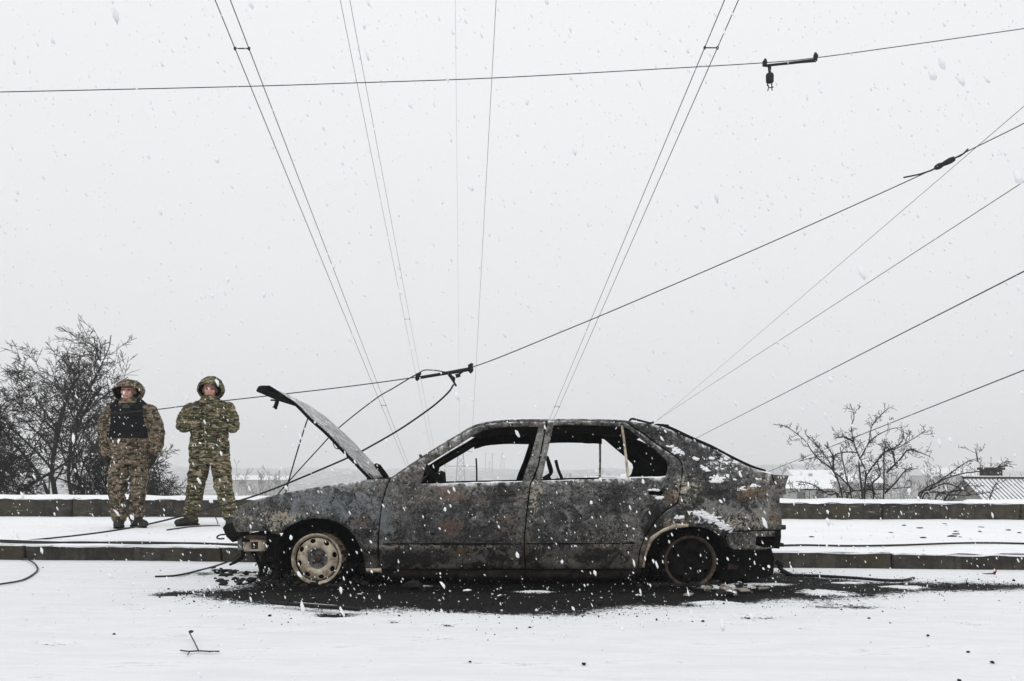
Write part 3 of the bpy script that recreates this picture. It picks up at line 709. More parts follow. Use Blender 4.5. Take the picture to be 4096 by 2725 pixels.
# roof frame inside the rails and across the front and back: hangs below the skin as in the photo
inner = rpt(z2((395, 455), (500, 372), (620, 296), (705, 246), (780, 222), (850, 208), (960, 200), (1205, 198), (1450, 186), (1660, 190)) + z3((180, 192), (345, 198)), .06)
for sgn in (0, 1):
    b = MB(); P = spline(inner[3:] if sgn else inner[4:], 3); P = [Vector((p.x, p.y, float(lowz(p.z)))) for p in P] if sgn else P; V, F = [], []
    for p in P:
        yn = p.y if not sgn else 2*YMID-p.y; s_ = 1 if not sgn else -1
        t = min(1, max(0, (p.x+1.0)/.5)); h = .03+.045*t
        for dy, dz in ((0, .035), (.055*s_, .035), (.055*s_, -h*.75), (0, -h*.2)):
            V.append((p.x, yn+dy, p.z+dz+.004*mnoise.noise(Vector((p.x*30, sgn, dz*20)))))
    for i in range(len(P)-1):
        for k in range(4): k2 = (k+1) % 4; F.append((i*4+k, i*4+k2, (i+1)*4+k2, (i+1)*4+k))
    F += [(0, 1, 2, 3), tuple((len(P)-1)*4+k for k in (3, 2, 1, 0))]
    mesh('roof_inner_rail', V, F, M['soot'], car)
hd = side(*z2((735, 205))[0], .05)
lateral('windscreen_header', [(hd.x-.05, hd.z-.02), (hd.x+.02, hd.z+.025), (hd.x+.12, hd.z+.03), (hd.x+.12, hd.z), (hd.x+.02, hd.z-.035)], hd.y, 2*YMID-hd.y, M['soot'], seed=2)
for yy in (.40,): 
    b = MB(); b.box((hd.x+.0, YMID+.02, hd.z-.075), (.018, .03, .07)); b.build('mirror_stalk', M['soot'], car)
# A pillar inner tubes (far and near), windscreen base
for sgn in (0, 1):
    P = rpt(z2((120, 600), (250, 515), (400, 420), (560, 325), (700, 240)), .05)
    if sgn: P = [Vector((p.x, 2*YMID-p.y, float(lowz(p.z))-.012)) for p in P]
    b = MB(); b.tube(P, [.024, .024, .024, .024, .026] if sgn else [.022]*5, 8); b.build('windscreen_pillar', M['soot'], car)
    # B pillar behind the door frames
    P = rpt(z2((1255, 190), (1225, 330), (1190, 470), (1150, 610), (1120, 800), (1115, 1000), (1118, 1260)), .075)
    if sgn: P = [Vector((p.x, 2*YMID-p.y, p.z)) for p in P]
    V, F = [], []
    for i, p in enumerate(P):
        w = .045 if i < 4 else .06
        for dx, dy in ((-w, -.02), (w, -.02), (w, .03), (-w, .03)): V.append((p.x+dx, p.y+dy*(1 if not sgn else -1), p.z))
    for i in range(len(P)-1):
        for k in range(4): k2 = (k+1) % 4; F.append((i*4+k, i*4+k2, (i+1)*4+k2, (i+1)*4+k))
    mesh('centre_pillar', V, F, M['soot'], car)
# belt-line snow and far sill
def strip(name, pts, off, r, mat, sq=.6):
    b = MB(); P = spline([side(*p, off) for p in pts], 10); rs = [r*(1+.5*mnoise.noise(Vector((q.x*14, 3, 1)))) for q in P]
    rs[0] = rs[-1] = r*.3
    b.tube(P, rs, 6); return b.build(name, mat, car, True)
strip('belt_snow', z2((208, 634), (300, 630), (420, 626), (640, 618), (900, 610), (1090, 607), (1145, 606)), .014, .0075, M['snow'])
strip('belt_snow', z2((1160, 606), (1300, 600), (1500, 594), (1660, 591)) + z3((200, 582), (480, 574), (660, 570), (686, 545)), .014, .0065, M['snow'])
strip('roof_snow', z2((840, 158), (960, 145), (1100, 141), (1262, 143)), .03, .005, M['snow'])

# ---- front end
fn = side(*z1((135, 850))[0]); hinge = side(*z1((1010, 648))[0], .05)
lateral('cowl', L2(z1((985, 652), (1100, 648), (1125, 680), (1100, 740), (1000, 740))), .10, 2*YMID-.10, M['soot'], seed=3)
lateral('dashboard', L2(z6((250, 600), (330, 520), (395, 452), (450, 470), (462, 640), (450, 800), (200, 800))), .16, 2*YMID-.16, M['soot'], warp=.012, seed=4)
fw = side(*z1((1100, 760))[0])
lateral('firewall', [(fw.x-.02, .10), (fw.x+.02, .10), (fw.x+.02, .70), (fw.x-.02, .72)], .06, 2*YMID-.06, M['soot'], seed=5)
rx = side(2890, 2140).x; fx = side(940, 2100).x
lateral('floor_pan', [(fx+.45, .09), (rx, .09), (rx, .14), (fx+.45, .14)], .10, 2*YMID-.10, M['soot'], seed=6)
lateral('engine_block', [(fx+.32, .12), (fx+.85, .10), (fx+.9, .50), (fx+.62, .56), (fx+.30, .45)], .35, 1.2, M['soot'], warp=.03, n=10, seed=7)
lateral('front_crossmember', L2(z1((150, 880), (200, 840), (235, 850), (230, 990), (160, 1000))), .30, 2*YMID-.30, M['soot'], seed=8)
lateral('bumper_beam', L2(z1((165, 1012), (235, 1012), (235, 1050), (165, 1050))), .22, 2*YMID-.22, M['soot'], seed=9)
# inner wings: near one closes the engine bay behind the fender, wells round the wheels
def wheel_well(cx_, cz_, r, y0, y1, name):
    V, F = [], []; n = 22
    for j, (yy, k) in enumerate(((y0, 1.0), (y0+.05, .99), (y1, .97))):
        for i in range(n+1):
            a = math.pi*(-.16+1.32*i/n); V.append((cx_+r*k*math.cos(a), yy, cz_+r*k*math.sin(a)))
    for j in range(2):
        for i in range(n): F.append((j*(n+1)+i, j*(n+1)+i+1, (j+1)*(n+1)+i+1, (j+1)*(n+1)+i))
    V.append((cx_, y1, cz_)); c = len(V)-1
    for i in range(n): F.append((2*(n+1)+i, 2*(n+1)+i+1, c))
    o = mesh(name, V, F, M['soot'], car); mirror(o, name, car)
WF = side(*z1((650, 1156))[0], plane=0.0); WR = side(*z3((855, 1196))[0], plane=0.0); RIM = 102/590.0
wheel_well(WF.x, WF.z+.02, .275, .02, .30, 'wheel_well'); wheel_well(WR.x, WR.z, .265, .02, .30, 'wheel_well')
o = panel('inner_wing', z1((240, 800), (640, 720), (960, 668), (1060, 668), (1040, 900), (640, 880), (420, 960), (240, 960)), off=.10, th=.01, mats=[M['soot'], M['soot']], wear=False, seed=11)
# headlight bowl, bracket, latch hook
hl = [side(*p, .06) for p in zh()] if False else None
P = z1((60, 960), (80, 935), (135, 930), (190, 985), (195, 1010), (150, 1020), (125, 1050), (85, 1015))
panel('headlamp_bowl', P, off=.05, th=.16, mats=[M['soot'], M['soot']], wear=False, warp=.012, far=True, seed=12, step=.03)
b = MB(); q = [side(*p, .04) for p in z1((78, 1000), (45, 1004), (28, 1018), (40, 1028), (72, 1026))]; b.tube(spline(q, 4), .006, 6); b.build('tow_hook', M['iron'], car)
panel('bumper_bracket', z1((195, 1018), (335, 1028), (332, 1104), (197, 1106)), [z1((240, 1050), (285, 1046), (288, 1094), (243, 1094))], off=.09, th=.07, mats=[M['rim'], M['rust']], wear=False, far=False, seed=13)
panel('bracket_flange', z1((156, 1014), (188, 1012), (190, 1098), (160, 1098)), [z1((165, 1070), (178, 1068), (179, 1080), (166, 1081))], off=.13, th=.02, mats=[M['grey'], M['rust']], wear=False, far=False, seed=14)
panel('bracket_top', z1((150, 1002), (340, 1012), (338, 1034), (190, 1030)), off=.07, th=.10, mats=[M['rust'], M['rust']], wear=False, far=False, seed=15)
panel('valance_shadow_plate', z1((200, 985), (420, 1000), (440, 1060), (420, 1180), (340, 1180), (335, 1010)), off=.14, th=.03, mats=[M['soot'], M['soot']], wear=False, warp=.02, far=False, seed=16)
rr = random.Random(5)
for pts in ([(195, 1104), (185, 1140), (150, 1170), (110, 1190)], [(245, 1106), (280, 1150), (300, 1215), (300, 1260)], [(330, 1100), (350, 1180), (320, 1270)], [(400, 1080), (385, 1150), (420, 1260)], [(370, 1040), (360, 1140), (300, 1200)], [(430, 1040), (440, 1160), (400, 1250)]):
    b = MB(); q = [side(*p, .16+rr.uniform(0, .1)) for p in z1(*pts)]; b.tube(spline(q, 5), [.018*(1-.5*k/ (5*(len(q)-1))) for k in range(5*(len(q)-1)+1)], 6); b.build('hanging_wiring', M['soot'], car)

pb = [side(*p, .13) for p in z1((225, 1035), (300, 1035), (300, 1100), (225, 1100))]; b = MB(); b.add(pb, [(3, 2, 1, 0)]); b.build('bracket_back_plate', M['rust'], car)
b = MB()
for k in range(70):
    q = side(*z1((rr.gauss(395, 48), rr.uniform(1050, 1290)))[0], .14+rr.uniform(0, .22)); b.blob((q.x, q.y, max(.01, q.z)), rr.uniform(.010, .034), 1, .45, (1, 1, rr.uniform(.6, 1.6)), rr.random())
for k in range(26):
    x_, y_ = rr.uniform(300, 470), rr.uniform(1020, 1120); q = [side(*p, .12+rr.uniform(0, .12)) for p in z1((x_, y_), (x_+rr.uniform(-40, 40), y_+rr.uniform(40, 90)), (x_+rr.uniform(-80, 80), y_+rr.uniform(100, 190)))]
    b.tube(spline(q, 4), rr.uniform(.002, .006), 5)
o = b.build('melted_debris', M['char'], car); o['kind'] = 'stuff'
# ---- bonnet, raised and warped
prof = zh((1700, 1440), (1560, 1300), (1400, 1140), (1260, 992), (1120, 848), (960, 690), (820, 560), (700, 455), (600, 372), (470, 276), (370, 205), (268, 147))
PN = [side(*p, plane=.06) for p in prof]; PN = spline(PN, 3)
wide = 2*YMID-.12; V, F = [], []; ny = 20; nS = len(PN)
def bonnet_pt(i, e, under):
    s_ = i/(nS-1); p = PN[i]; j0, j1 = max(0, i-1), min(nS-1, i+1); t = (PN[j1]-PN[j0]).normalized()
    nrm = Vector((-t.z, 0, t.x));  nrm = nrm if nrm.z > 0 else -nrm
    k = 1-(2*e-1)**2
    ext = .23*k*max(0, (s_-.82)/.18)**1.3
    q = Vector((p.x, p.y+wide*e, p.z)) + nrm*(.020*k - .050*e) + Vector((-1, 0, .13))*ext
    q += nrm*(.012*mnoise.noise(Vector((s_*5, e*4, 2)))) 
    if under: q -= nrm*(.028 if (i not in (0, nS-1) and e not in (0, 1)) else .020)
    return q
for under in (0, 1):
    for i in range(nS):
        for k in range(ny+1): V.append(bonnet_pt(i, k/ny, under))
m = ny+1; n = nS*m
F = [(i*m+k, i*m+k+1, (i+1)*m+k+1, (i+1)*m+k) for i in range(nS-1) for k in range(ny)]
F2 = [tuple(j+n for j in reversed(f)) for f in F]
ring = [k for k in range(m)] + [i*m+ny for i in range(1, nS)] + [(nS-1)*m+k for k in range(ny-1, -1, -1)] + [i*m for i in range(nS-2, 0, -1)]
F3 = [(ring[i], ring[i]+n, ring[(i+1) % len(ring)]+n, ring[(i+1) % len(ring)]) for i in range(len(ring))]
o = mesh('bonnet', V, F+F2+F3, [M['burnt'], M['soot']], car, True, [0]*len(F)+[1]*len(F2)+[1]*len(F3)); set_wear(o.data); nv = len(o.data.vertices); o.data.color_attributes['wear'].data.foreach_set('color', [.0, .35, 0, 1]*nv); o.data.color_attributes['wear2'].data.foreach_set('color', [.25, .36, 0, 1]*nv)
bm = bmesh.new(); bm.from_mesh(o.data); bmesh.ops.recalc_face_normals(bm, faces=bm.faces); bm.to_mesh(o.data); bm.free()
bonnet = o
ctr = bonnet_pt(nS-5, .5, 1)
def bp(x, y): return side(*zh((x, y))[0], plane=.70)
b = MB(); b.tube(spline([bp(380, 350), bp(370, 400), bp(345, 465)], 4), [.016]*8+[.022], 6); b.tube(spline([bp(370, 362), bp(330, 352), bp(288, 352)], 4), .007, 5); b.tube(spline([bp(345, 465), bp(375, 458)], 2), .010, 5)
b.build('bonnet_latch', M['iron'], bonnet)
b = MB(); b.tube(spline([bp(480, 345), bp(495, 372), bp(520, 372), bp(528, 350)], 4), .004, 5); b.build('latch_wire', M['iron'], bonnet)
b = MB(); b.tube(spline([side(*p, plane=.3) for p in zh((1165, 900), (1160, 960), (1190, 1020), (1235, 1035))], 5), .003, 5); b.tube(spline([side(*p, plane=.3) for p in zh((1200, 930), (1215, 1000), (1235, 1030), (1265, 1020))], 5), .003, 5); b.build('dangling_wire', M['iron'], bonnet)
b = MB(); q = [side(*p, plane=.16) for p in zh((1745, 1280), (1780, 1270), (1830, 1330), (1910, 1440))]; b.tube(spline(q, 5), .020, 8); b.build('bonnet_hinge', M['soot'], car, True)
b = MB(); q = [side(*p, plane=.10) for p in zh((1650, 1380), (1700, 1440), (1630, 1455))]; b.tube(spline(q, 5), .010, 6); b.build('bonnet_hinge', M['iron'], car, True)

# ---- rear end
tr = [side(*p, .06) for p in z3((640, 198), (720, 228), (860, 294), (1000, 355), (1150, 434), (1300, 505), (1400, 538))]
for sgn in (0, 1):
    P = [Vector((p.x, p.y if not sgn else 2*YMID-p.y, p.z+.008)) for p in spline(tr, 4)]
    b = MB(); b.tube(P, .016, 6); b.build('tailgate_rail', M['soot'], car)
a0 = tr[0]; lateral('tailgate_top', [(a0.x-.03, a0.z-.02), (a0.x+.05, a0.z-.03), (a0.x+.05, a0.z+.012), (a0.x-.03, a0.z+.02)], a0.y, 2*YMID-a0.y, M['soot'], seed=21)
sp = L2(z3((1452, 548), (1500, 552), (1562, 561), (1556, 600), (1550, 640), (1556, 700), (1512, 694), (1500, 650), (1470, 604)))
spo = lateral('spoiler', sp, ys(1.8, .68)+.03, 2*YMID-ys(1.8, .68)-.03, M['burnt'], warp=.004, seed=22)
set_wear(spo.data)
lateral('tailgate_panel', L2(z3((1395, 540), (1455, 548), (1500, 680), (1480, 690), (1440, 600))), ys(1.75, .66)+.08, 2*YMID-ys(1.75, .66)-.08, M['soot'], seed=23)
lateral('rear_panel', L2(z3((1490, 690), (1508, 700), (1520, 850), (1524, 950), (1500, 1090), (1470, 1090))), ys(1.8, .5)+.03, 2*YMID-ys(1.8, .5)-.03, M['soot'], seed=24)
lateral('bumper_bar', L2(z3((1525, 925), (1590, 928), (1588, 962), (1530, 968))), .16, .30, M['rust'], seed=25)
lateral('tow_bracket', L2(z3((1515, 1072), (1555, 1064), (1572, 1068), (1570, 1094), (1515, 1098))), .18, .26, M['iron'], seed=26)
lateral('parcel_bulkhead', [(side(2560, 1950).x, .12), (side(2600, 1950).x, .12), (side(2640, 1950).x, .66), (side(2600, 1950).x, .66)], .12, 2*YMID-.12, M['soot'], seed=27)
tk = L2(z3((1040, 1110), (1500, 1100), (1510, 1180), (1495, 1300), (1440, 1334), (1180, 1330), (1080, 1270)))
lateral('spare_wheel_well', tk, .22, 1.30, M['soot'], warp=.012, seed=28)
b = MB(); q = [side(*p, .20) for p in z3((1062, 1250), (1120, 1228), (1180, 1232), (1230, 1262))]; b.tube(spline(q, 5), [.01, .02, .028, .03, .03, .03, .03, .03, .03, .03, .03, .028, .025, .02, .016, .01], 8); b.build('silencer', M['rust'], car, True)
b = MB(); q = [side(*p, .15) for p in z3((1490, 1200), (1520, 1215), (1512, 1250), (1560, 1275), (1640, 1305))]; b.tube(spline(q, 4), [.02]*10+[.018, .016, .014, .012, .01, .008, .006], 6); b.build('sagging_bumper_skin', M['char'], car)
b = MB(); q = [side(*p, .0) for p in z3((402, 156), (420, 140), (460, 148), (530, 166), (560, 172), (580, 165))]; b.tube(spline(q, 4), .008, 5); b.build('roof_gutter_trim', M['char'], car)
ln = [side(*p, -.006) for p in z3((1452, 548), (1470, 600), (1484, 625))]
b = MB(); b.tube(ln, .004, 5); b.build('panel_joint', M['soot'], car)

# ---- cabin remains
sw = side(*z6((420, 520))[0], plane=.42)
Mx = Matrix.Translation(sw) @ Matrix.Rotation(R(62), 4, 'Y')
b = MB(); ringp = [Mx @ Vector((.17*math.cos(2*math.pi*k/28), .17*math.sin(2*math.pi*k/28), 0)) for k in range(29)]; b.tube(ringp, .009, 6, False); o = b.build('steering_wheel', M['iron'], car, True)
b = MB()
for k in range(3): a = 2*math.pi*k/3+.5; b.tube([Mx @ Vector((0, 0, -.02)), Mx @ Vector((.17*math.cos(a), .17*math.sin(a), 0))], .008, 5)
b.tube([Mx @ Vector((0, 0, -.02)), Mx @ Vector((0, 0, -.25))], .02, 6); b.build('steering_spokes', M['iron'], o)
b = MB(); b.tube([side(*p, plane=.9) for p in z6((470, 520), (545, 620))], .012, 6); b.build('column_stalk', M['iron'], car)
b = MB(); b.tube([side(*p, plane=1.36) for p in z6((1025, 280), (1032, 400), (1034, 640))], .007, 6); b.build('window_guide', M['iron'], car)
for nm, pts, r in (('seat_frame', [(1972, 250), (2000, 380), (2022, 470), (2010, 510), (1980, 560), (1960, 900)], .010), ('seat_frame', [(1985, 255), (2035, 390), (2048, 460), (2025, 505), (1990, 540)], .009), ('headrest_post', [(2098, 305), (2120, 400), (2148, 480), (2175, 540), (2165, 570), (2120, 590), (2110, 800)], .012)):
    b = MB(); q = [side(*p, plane=.62) for p in z6(*pts)]; b.tube(spline(q, 5), r, 6); b.build(nm, M['iron'], car, True)
c = side(*z6((1985, 555))[0], plane=.60); b = MB(); b.box(c, (.055, .05, .055), Matrix.Rotation(R(-25), 3, 'Y'), .004); b.build('seat_recliner', M['iron'], car)
for yy in (.45, 1.12):
    b = MB(); xs_ = side(2000, 1960).x
    for s_ in (-.2, .2): b.tube([(xs_+.10, yy+s_, .18), (xs_+.16, yy+s_, .42), (xs_+.24, yy+s_, .62)], .014, 6)
    for zz, xx in ((.30, .13), (.45, .17), (.60, .23)): b.tube([(xs_+xx, yy-.2, zz), (xs_+xx, yy+.2, zz)], .009, 5)
    b.box((xs_-.12, yy, .20), (.45, .42, .04), None, .01); b.build('seat_springs', M['rust'], car)

# ---- wheels
def disc_mesh(R0, R1, prof_fn, holes, hole_fn, n_r=9, n_a=72, jit=0):
    pass
def wheel(center, rad, mat_rim, mat_disc, name, steer=0.0, hub_big=True, far=False, tyre=0.0):
    """pressed steel wheel: local +z points out of the car"""
    Mx = Matrix.Translation(center) @ Matrix.Rotation(steer, 4, 'Z') @ Matrix.Rotation(R(90 if not far else -90), 4, 'X')
    k = rad/.173
    b = MB()
    b.lathe([(r*k, h) for r, h in ((.150, -.155), (.172, -.150), (.168, -.13), (.150, -.11), (.148, -.03), (.152, -.012), (.160, .002), (.168, .008), (.1735, .006), (.1735, -.002), (.168, -.002), (.160, -.012), (.153, -.04))], Mx, 64)
    rim = b.build(name, mat_rim, car, True)
    # disc with ventilation holes cut through
    pts, edges = [], []
    def circ(cx_, cy_, rx_, ry_, rot, n):
        i0 = len(pts)
        for i in range(n):
            a = 2*math.pi*i/n; x, y = rx_*math.cos(a), ry_*math.sin(a)
            pts.append(Vector((cx_+x*math.cos(rot)-y*math.sin(rot), cy_+x*math.sin(rot)+y*math.cos(rot))))
        edges.extend((i0+i, i0+(i+1) % n) for i in range(n))
    circ(0, 0, .149*k, .149*k, 0, 72)
    HL = []
    for i in range(8):
        a = 2*math.pi*(i+.30)/8; HL.append((.124*k*math.cos(a), .124*k*math.sin(a), a)); circ(HL[-1][0], HL[-1][1], .0150*k, .0200*k, a, 14)
    for rr_, nn in ((.143, 64), (.136, 60), (.108, 56), (.095, 50), (.084, 44), (.074, 40), (.066, 36), (.060, 32), (.05, 26), (.03, 16)):
        for i in range(nn): a = 2*math.pi*(i+.5*(nn % 4))/nn; pts.append(Vector((rr_*k*math.cos(a), rr_*k*math.sin(a))))
    V2, _, F2, *_r = delaunay_2d_cdt(pts, edges, [], 1, 1e-6)
    def hz(r): return float(np.interp(r/k, [0, .055, .064, .074, .095, .108, .136, .145, .15], [-.040, -.040, -.034, -.012, -.002, -.006, -.014, -.026, -.034]))
    F = []
    for f in F2:
        c = sum((V2[i] for i in f), Vector((0, 0)))/len(f)
        if any((((c.x-hx)*math.cos(a)+(c.y-hy)*math.sin(a))/(.0150*k))**2+((-(c.x-hx)*math.sin(a)+(c.y-hy)*math.cos(a))/(.0200*k))**2 < .97 for hx, hy, a in HL): continue
        if c.length < .149*k: F.append(tuple(f))
    V = [Mx @ Vector((p.x, p.y, hz(p.length))) for p in V2]; n = len(V); V += [Mx @ Vector((p.x, p.y, hz(p.length)-.010)) for p in V2]
    E = {(f[i], f[(i+1) % len(f)]) for f in F for i in range(len(f))}
    G = list(F) + [tuple(i+n for i in reversed(f)) for f in F] + [(b_, a_, a_+n, b_+n) for a_, b_ in E if (b_, a_) not in E]
    mesh('wheel_disc', V, G, mat_disc, rim, True)
    b = MB(); b.lathe([(.0, -.004), (.012, -.004), (.016, -.008), (.022, -.010), (.025, -.016), (.028, -.030), (.03, -.05)], Mx @ Matrix.Scale(k, 4), 24); b.build('hub', M['rust'] if hub_big else M['soot'], rim, True)
    for i in range(4):
        a = 2*math.pi*(i+.45)/4; b = MB(); b.lathe([(.0, -.022), (.007, -.022), (.0095, -.026), (.011, -.045)], Mx @ Matrix.Translation((.043*k*math.cos(a), .043*k*math.sin(a), 0)), 6); b.build('lug_nut', M['rust'] if hub_big else M['soot'], rim)
    b = MB(); b.lathe([(.143, -.026), (.146, -.018), (.151, -.016), (.154, -.026)], Mx @ Matrix.Scale(k, 4), 64); b.build('rim_groove', M['soot'], rim, True)
    b = MB(); b.lathe([(.030, -.034), (.050, -.036), (.058, -.033), (.064, -.026), (.067, -.020)], Mx @ Matrix.Scale(k, 4), 40); b.build('hub_recess', M['recess'] if hub_big else M['soot'], rim, True)
    b = MB(); b.lathe([(.0, -.05), (.12, -.055), (.135, -.07), (.135, -.11), (0, -.12)], Mx @ Matrix.Scale(k, 4), 28); b.build('brake_drum', M['soot'], rim)
    if tyre:
        b = MB(); b.lathe([(.165*k, -.15), (tyre, -.14), (tyre+.003, -.08), (tyre, -.02), (.168*k, -.01)], Mx, 40); b.build('tyre', M['char'], rim, True)
    return rim
wheel(WF+Vector((0, .012, 0)), RIM, M['rim'], M['rim'], 'wheel', steer=-.10)
wheel(WR+Vector((0, .018, 0)), RIM*1.03, M['rust'], M['soot'], 'wheel', hub_big=False)
for w in (WF, WR):
    wheel(Vector((w.x, 2*YMID-.02, w.z)), RIM, M['rust'], M['soot'], 'wheel', hub_big=False, far=True, tyre=RIM+.045)
# burnt tyre crust around the near rims
for w, sd_ in ((WF, 3), (WR, 9)):
    b = MB(); rr = random.Random(sd_)
    for k in range(46):
        a = rr.uniform(0, 2*math.pi); r = RIM*rr.uniform(.99, 1.10); b.blob((w.x+r*math.cos(a), .10+rr.uniform(-.06, .06), max(.012, w.z+r*math.sin(a))), rr.uniform(.008, .02), 1, .4, seed=rr.random())
    for k in range(70):
        b.blob((w.x+rr.gauss(0, .17), rr.uniform(-.06, .25), rr.uniform(.0, .02)), rr.uniform(.008, .026), 1, .4, (1.3, 1, .7), rr.random())
    o = b.build('tyre_ash', M['char'], car); o['kind'] = 'stuff'

# ---- snow lying on the quarter panel and arch
def snowpatch(center, rx, ry, rot, seed):
    """granular clump of wind-blown snow stuck to the flank"""
    rr = random.Random(seed); b = MB(); n = int(8+rx*ry/14)
    for i in range(n):
        a = rr.uniform(0, 2*math.pi); q = rr.random()**.6*(1+.35*mnoise.noise(Vector((math.cos(a)*2+seed, math.sin(a)*2, seed))))
        x, y = rx*q*math.cos(a), ry*q*math.sin(a); p = side(center[0]+x*math.cos(rot)-y*math.sin(rot), center[1]+x*math.sin(rot)+y*math.cos(rot), .0)
        r_ = rr.uniform(.005, .013)*(1.25-.6*q); b.blob(p, r_, 1, .35, (rr.uniform(1, 1.8), .8, rr.uniform(.6, 1)), rr.random())
    b.build('snow_patch', M['snow'], car, True)
for k, (c_, rx_, ry_, ro) in enumerate((((742, 374), 75, 26, .55), ((893, 432), 22, 14, .2), ((1070, 582), 80, 22, .05), ((960, 508), 40, 14, .6), ((1130, 562), 30, 20, 0), ((1040, 600), 60, 12, 0), ((1225, 655), 60, 16, -.15), ((1320, 632), 50, 18, .1), ((1150, 690), 16, 10, 0), ((990, 870), 110, 34, .45), ((1105, 935), 62, 30, .55), ((900, 838), 60, 16, .2), ((775, 868), 40, 16, .1), ((1180, 470), 60, 16, .35), ((1100, 460), 24, 10, .2), ((1340, 585), 26, 10, .1), ((1210, 530), 30, 14, .2), ((1010, 430), 20, 7, .2), ((1180, 590), 26, 12, .4), ((620, 722), 40, 12, -.1), ((590, 665), 55, 6, 0))):
    snowpatch(z3(c_)[0], rx_*.5422, ry_*.5422, ro, k*3.3)
strip('tailgate_snow', z3((1010, 365), (1150, 440), (1300, 510), (1400, 538), (1452, 546)), .02, .009, M['snow'])
strip('spoiler_snow', z3((1460, 550), (1510, 555), (1555, 562)), .02, .005, M['snow'])
# ================================================================== people
def capsule(mb, p0, p1, r0, r1, fy=1.0, n=14, m=5):
    p0, p1 = Vector(p0), Vector(p1); d = (p1-p0); L = d.length; d = d/L if L > 1e-6 else Vector((0, 0, 1))
    a = Vector((0, 1, 0)); a = a - d*a.dot(d)
    if a.length < .05: a = Vector((1, 0, 0)); a = a - d*a.dot(d)
    a.normalize(); b = d.cross(a); rows = []
    for i in range(m+1): t = math.pi/2*(1-i/m); rows.append((p0 - d*r0*math.sin(t), r0*max(.02, math.cos(t))))
    for i in range(m+1): t = math.pi/2*i/m; rows.append((p1 + d*r1*math.sin(t), r1*max(.02, math.cos(t))))
    V, F = [], []
    for c, r in rows:
        for k in range(n): t = 2*math.pi*k/n; V.append(c + a*math.cos(t)*r*fy + b*math.sin(t)*r)
    for i in range(len(rows)-1):
        for k in range(n): k2 = (k+1) % n; F.append((i*n+k, (i+1)*n+k, (i+1)*n+k2, i*n+k2))
    F.append(tuple(range(n))); F.append(tuple((len(rows)-1)*n+k for k in range(n-1, -1, -1)))
    mb.add(V, F)
def rings(mb, R_, n=24, p=2.4):
    """stack of superelliptic rings (cx, cy, z, rx, ry), from top to bottom"""
    V, F = [], []
    for cx, cy, z, rx_, ry_ in R_:
        for k in range(n):
            t = 2*math.pi*k/n; c, s_ = math.cos(t), math.sin(t)
            V.append((cx+rx_*math.copysign(abs(c)**(2/p), c), cy+ry_*math.copysign(abs(s_)**(2/p), s_), z))
    for i in range(len(R_)-1):
        for k in range(n): k2 = (k+1) % n; F.append((i*n+k, (i+1)*n+k, (i+1)*n+k2, i*n+k2))
    F.append(tuple(range(n))); F.append(tuple((len(R_)-1)*n+k for k in range(n-1, -1, -1)))
    mb.add(V, F)
def ell(mb, c, r, n=16, m=10):
    V, F = [], []
    for i in range(m+1):
        t = math.pi*i/m
        for k in range(n): f = 2*math.pi*k/n; V.append((c[0]+r[0]*max(.01, math.sin(t))*math.cos(f), c[1]+r[1]*max(.01, math.sin(t))*math.sin(f), c[2]+r[2]*math.cos(t)))
    for i in range(m):
        for k in range(n): k2 = (k+1) % n; F.append((i*n+k, (i+1)*n+k, (i+1)*n+k2, i*n+k2))
    F.append(tuple(range(n))); F.append(tuple(m*n+k for k in range(n-1, -1, -1)))
    mb.add(V, F)
def vox(mb, name, size, mats, parent, smooth=3, wrinkle=0.0, wf=(18, 18, 34), seed=0):
    """fuse the pieces into one continuous surface, then crease it"""
    me = bpy.data.meshes.new('tmp'); me.from_pydata(mb.V, [], mb.F); me.update()
    bm = bmesh.new(); bm.from_mesh(me); bmesh.ops.recalc_face_normals(bm, faces=bm.faces); bm.to_mesh(me); bm.free()
    o = bpy.data.objects.new('tmp', me); COL.objects.link(o)
    r = o.modifiers.new('r', 'REMESH'); r.mode = 'VOXEL'; r.voxel_size = size
    if smooth: q = o.modifiers.new('s', 'SMOOTH'); q.factor = .5; q.iterations = smooth
    dg = bpy.context.evaluated_depsgraph_get(); dg.update()
    nm = bpy.data.meshes.new_from_object(o.evaluated_get(dg)); bpy.data.objects.remove(o); bpy.data.meshes.remove(me)
    if wrinkle:
        nrm = [v.normal.copy() for v in nm.vertices]
        for v, nn in zip(nm.vertices, nrm):
            q = Vector((v.co.x*wf[0]+seed, v.co.y*wf[1], v.co.z*wf[2])); q += mnoise.noise_vector(q*.35)*1.2
            w = mnoise.noise(q); w = (1-abs(w)*2.2)*.6 + mnoise.noise(q*.45)*.8
            v.co += nn*wrinkle*w
    nm.name = name; nm.materials.clear()
    return link(name, nm, mats, parent, True)
class Fig:
    def __init__(s, px, py, x0, y0, label, zoff=0.0):
        g = gp(px, py, SW+.022+zoff); s.k = .4783/FPX*g.y; s.x0, s.y0 = x0, y0
        s.o = tag(empty('person', g), label, 'person', 'soldiers on the snowy pavement')
    def __call__(s, x, y, d=0.0): return Vector(((x-s.x0)*s.k, d, (s.y0-y)*s.k))
    def r(s, px): return px*s.k
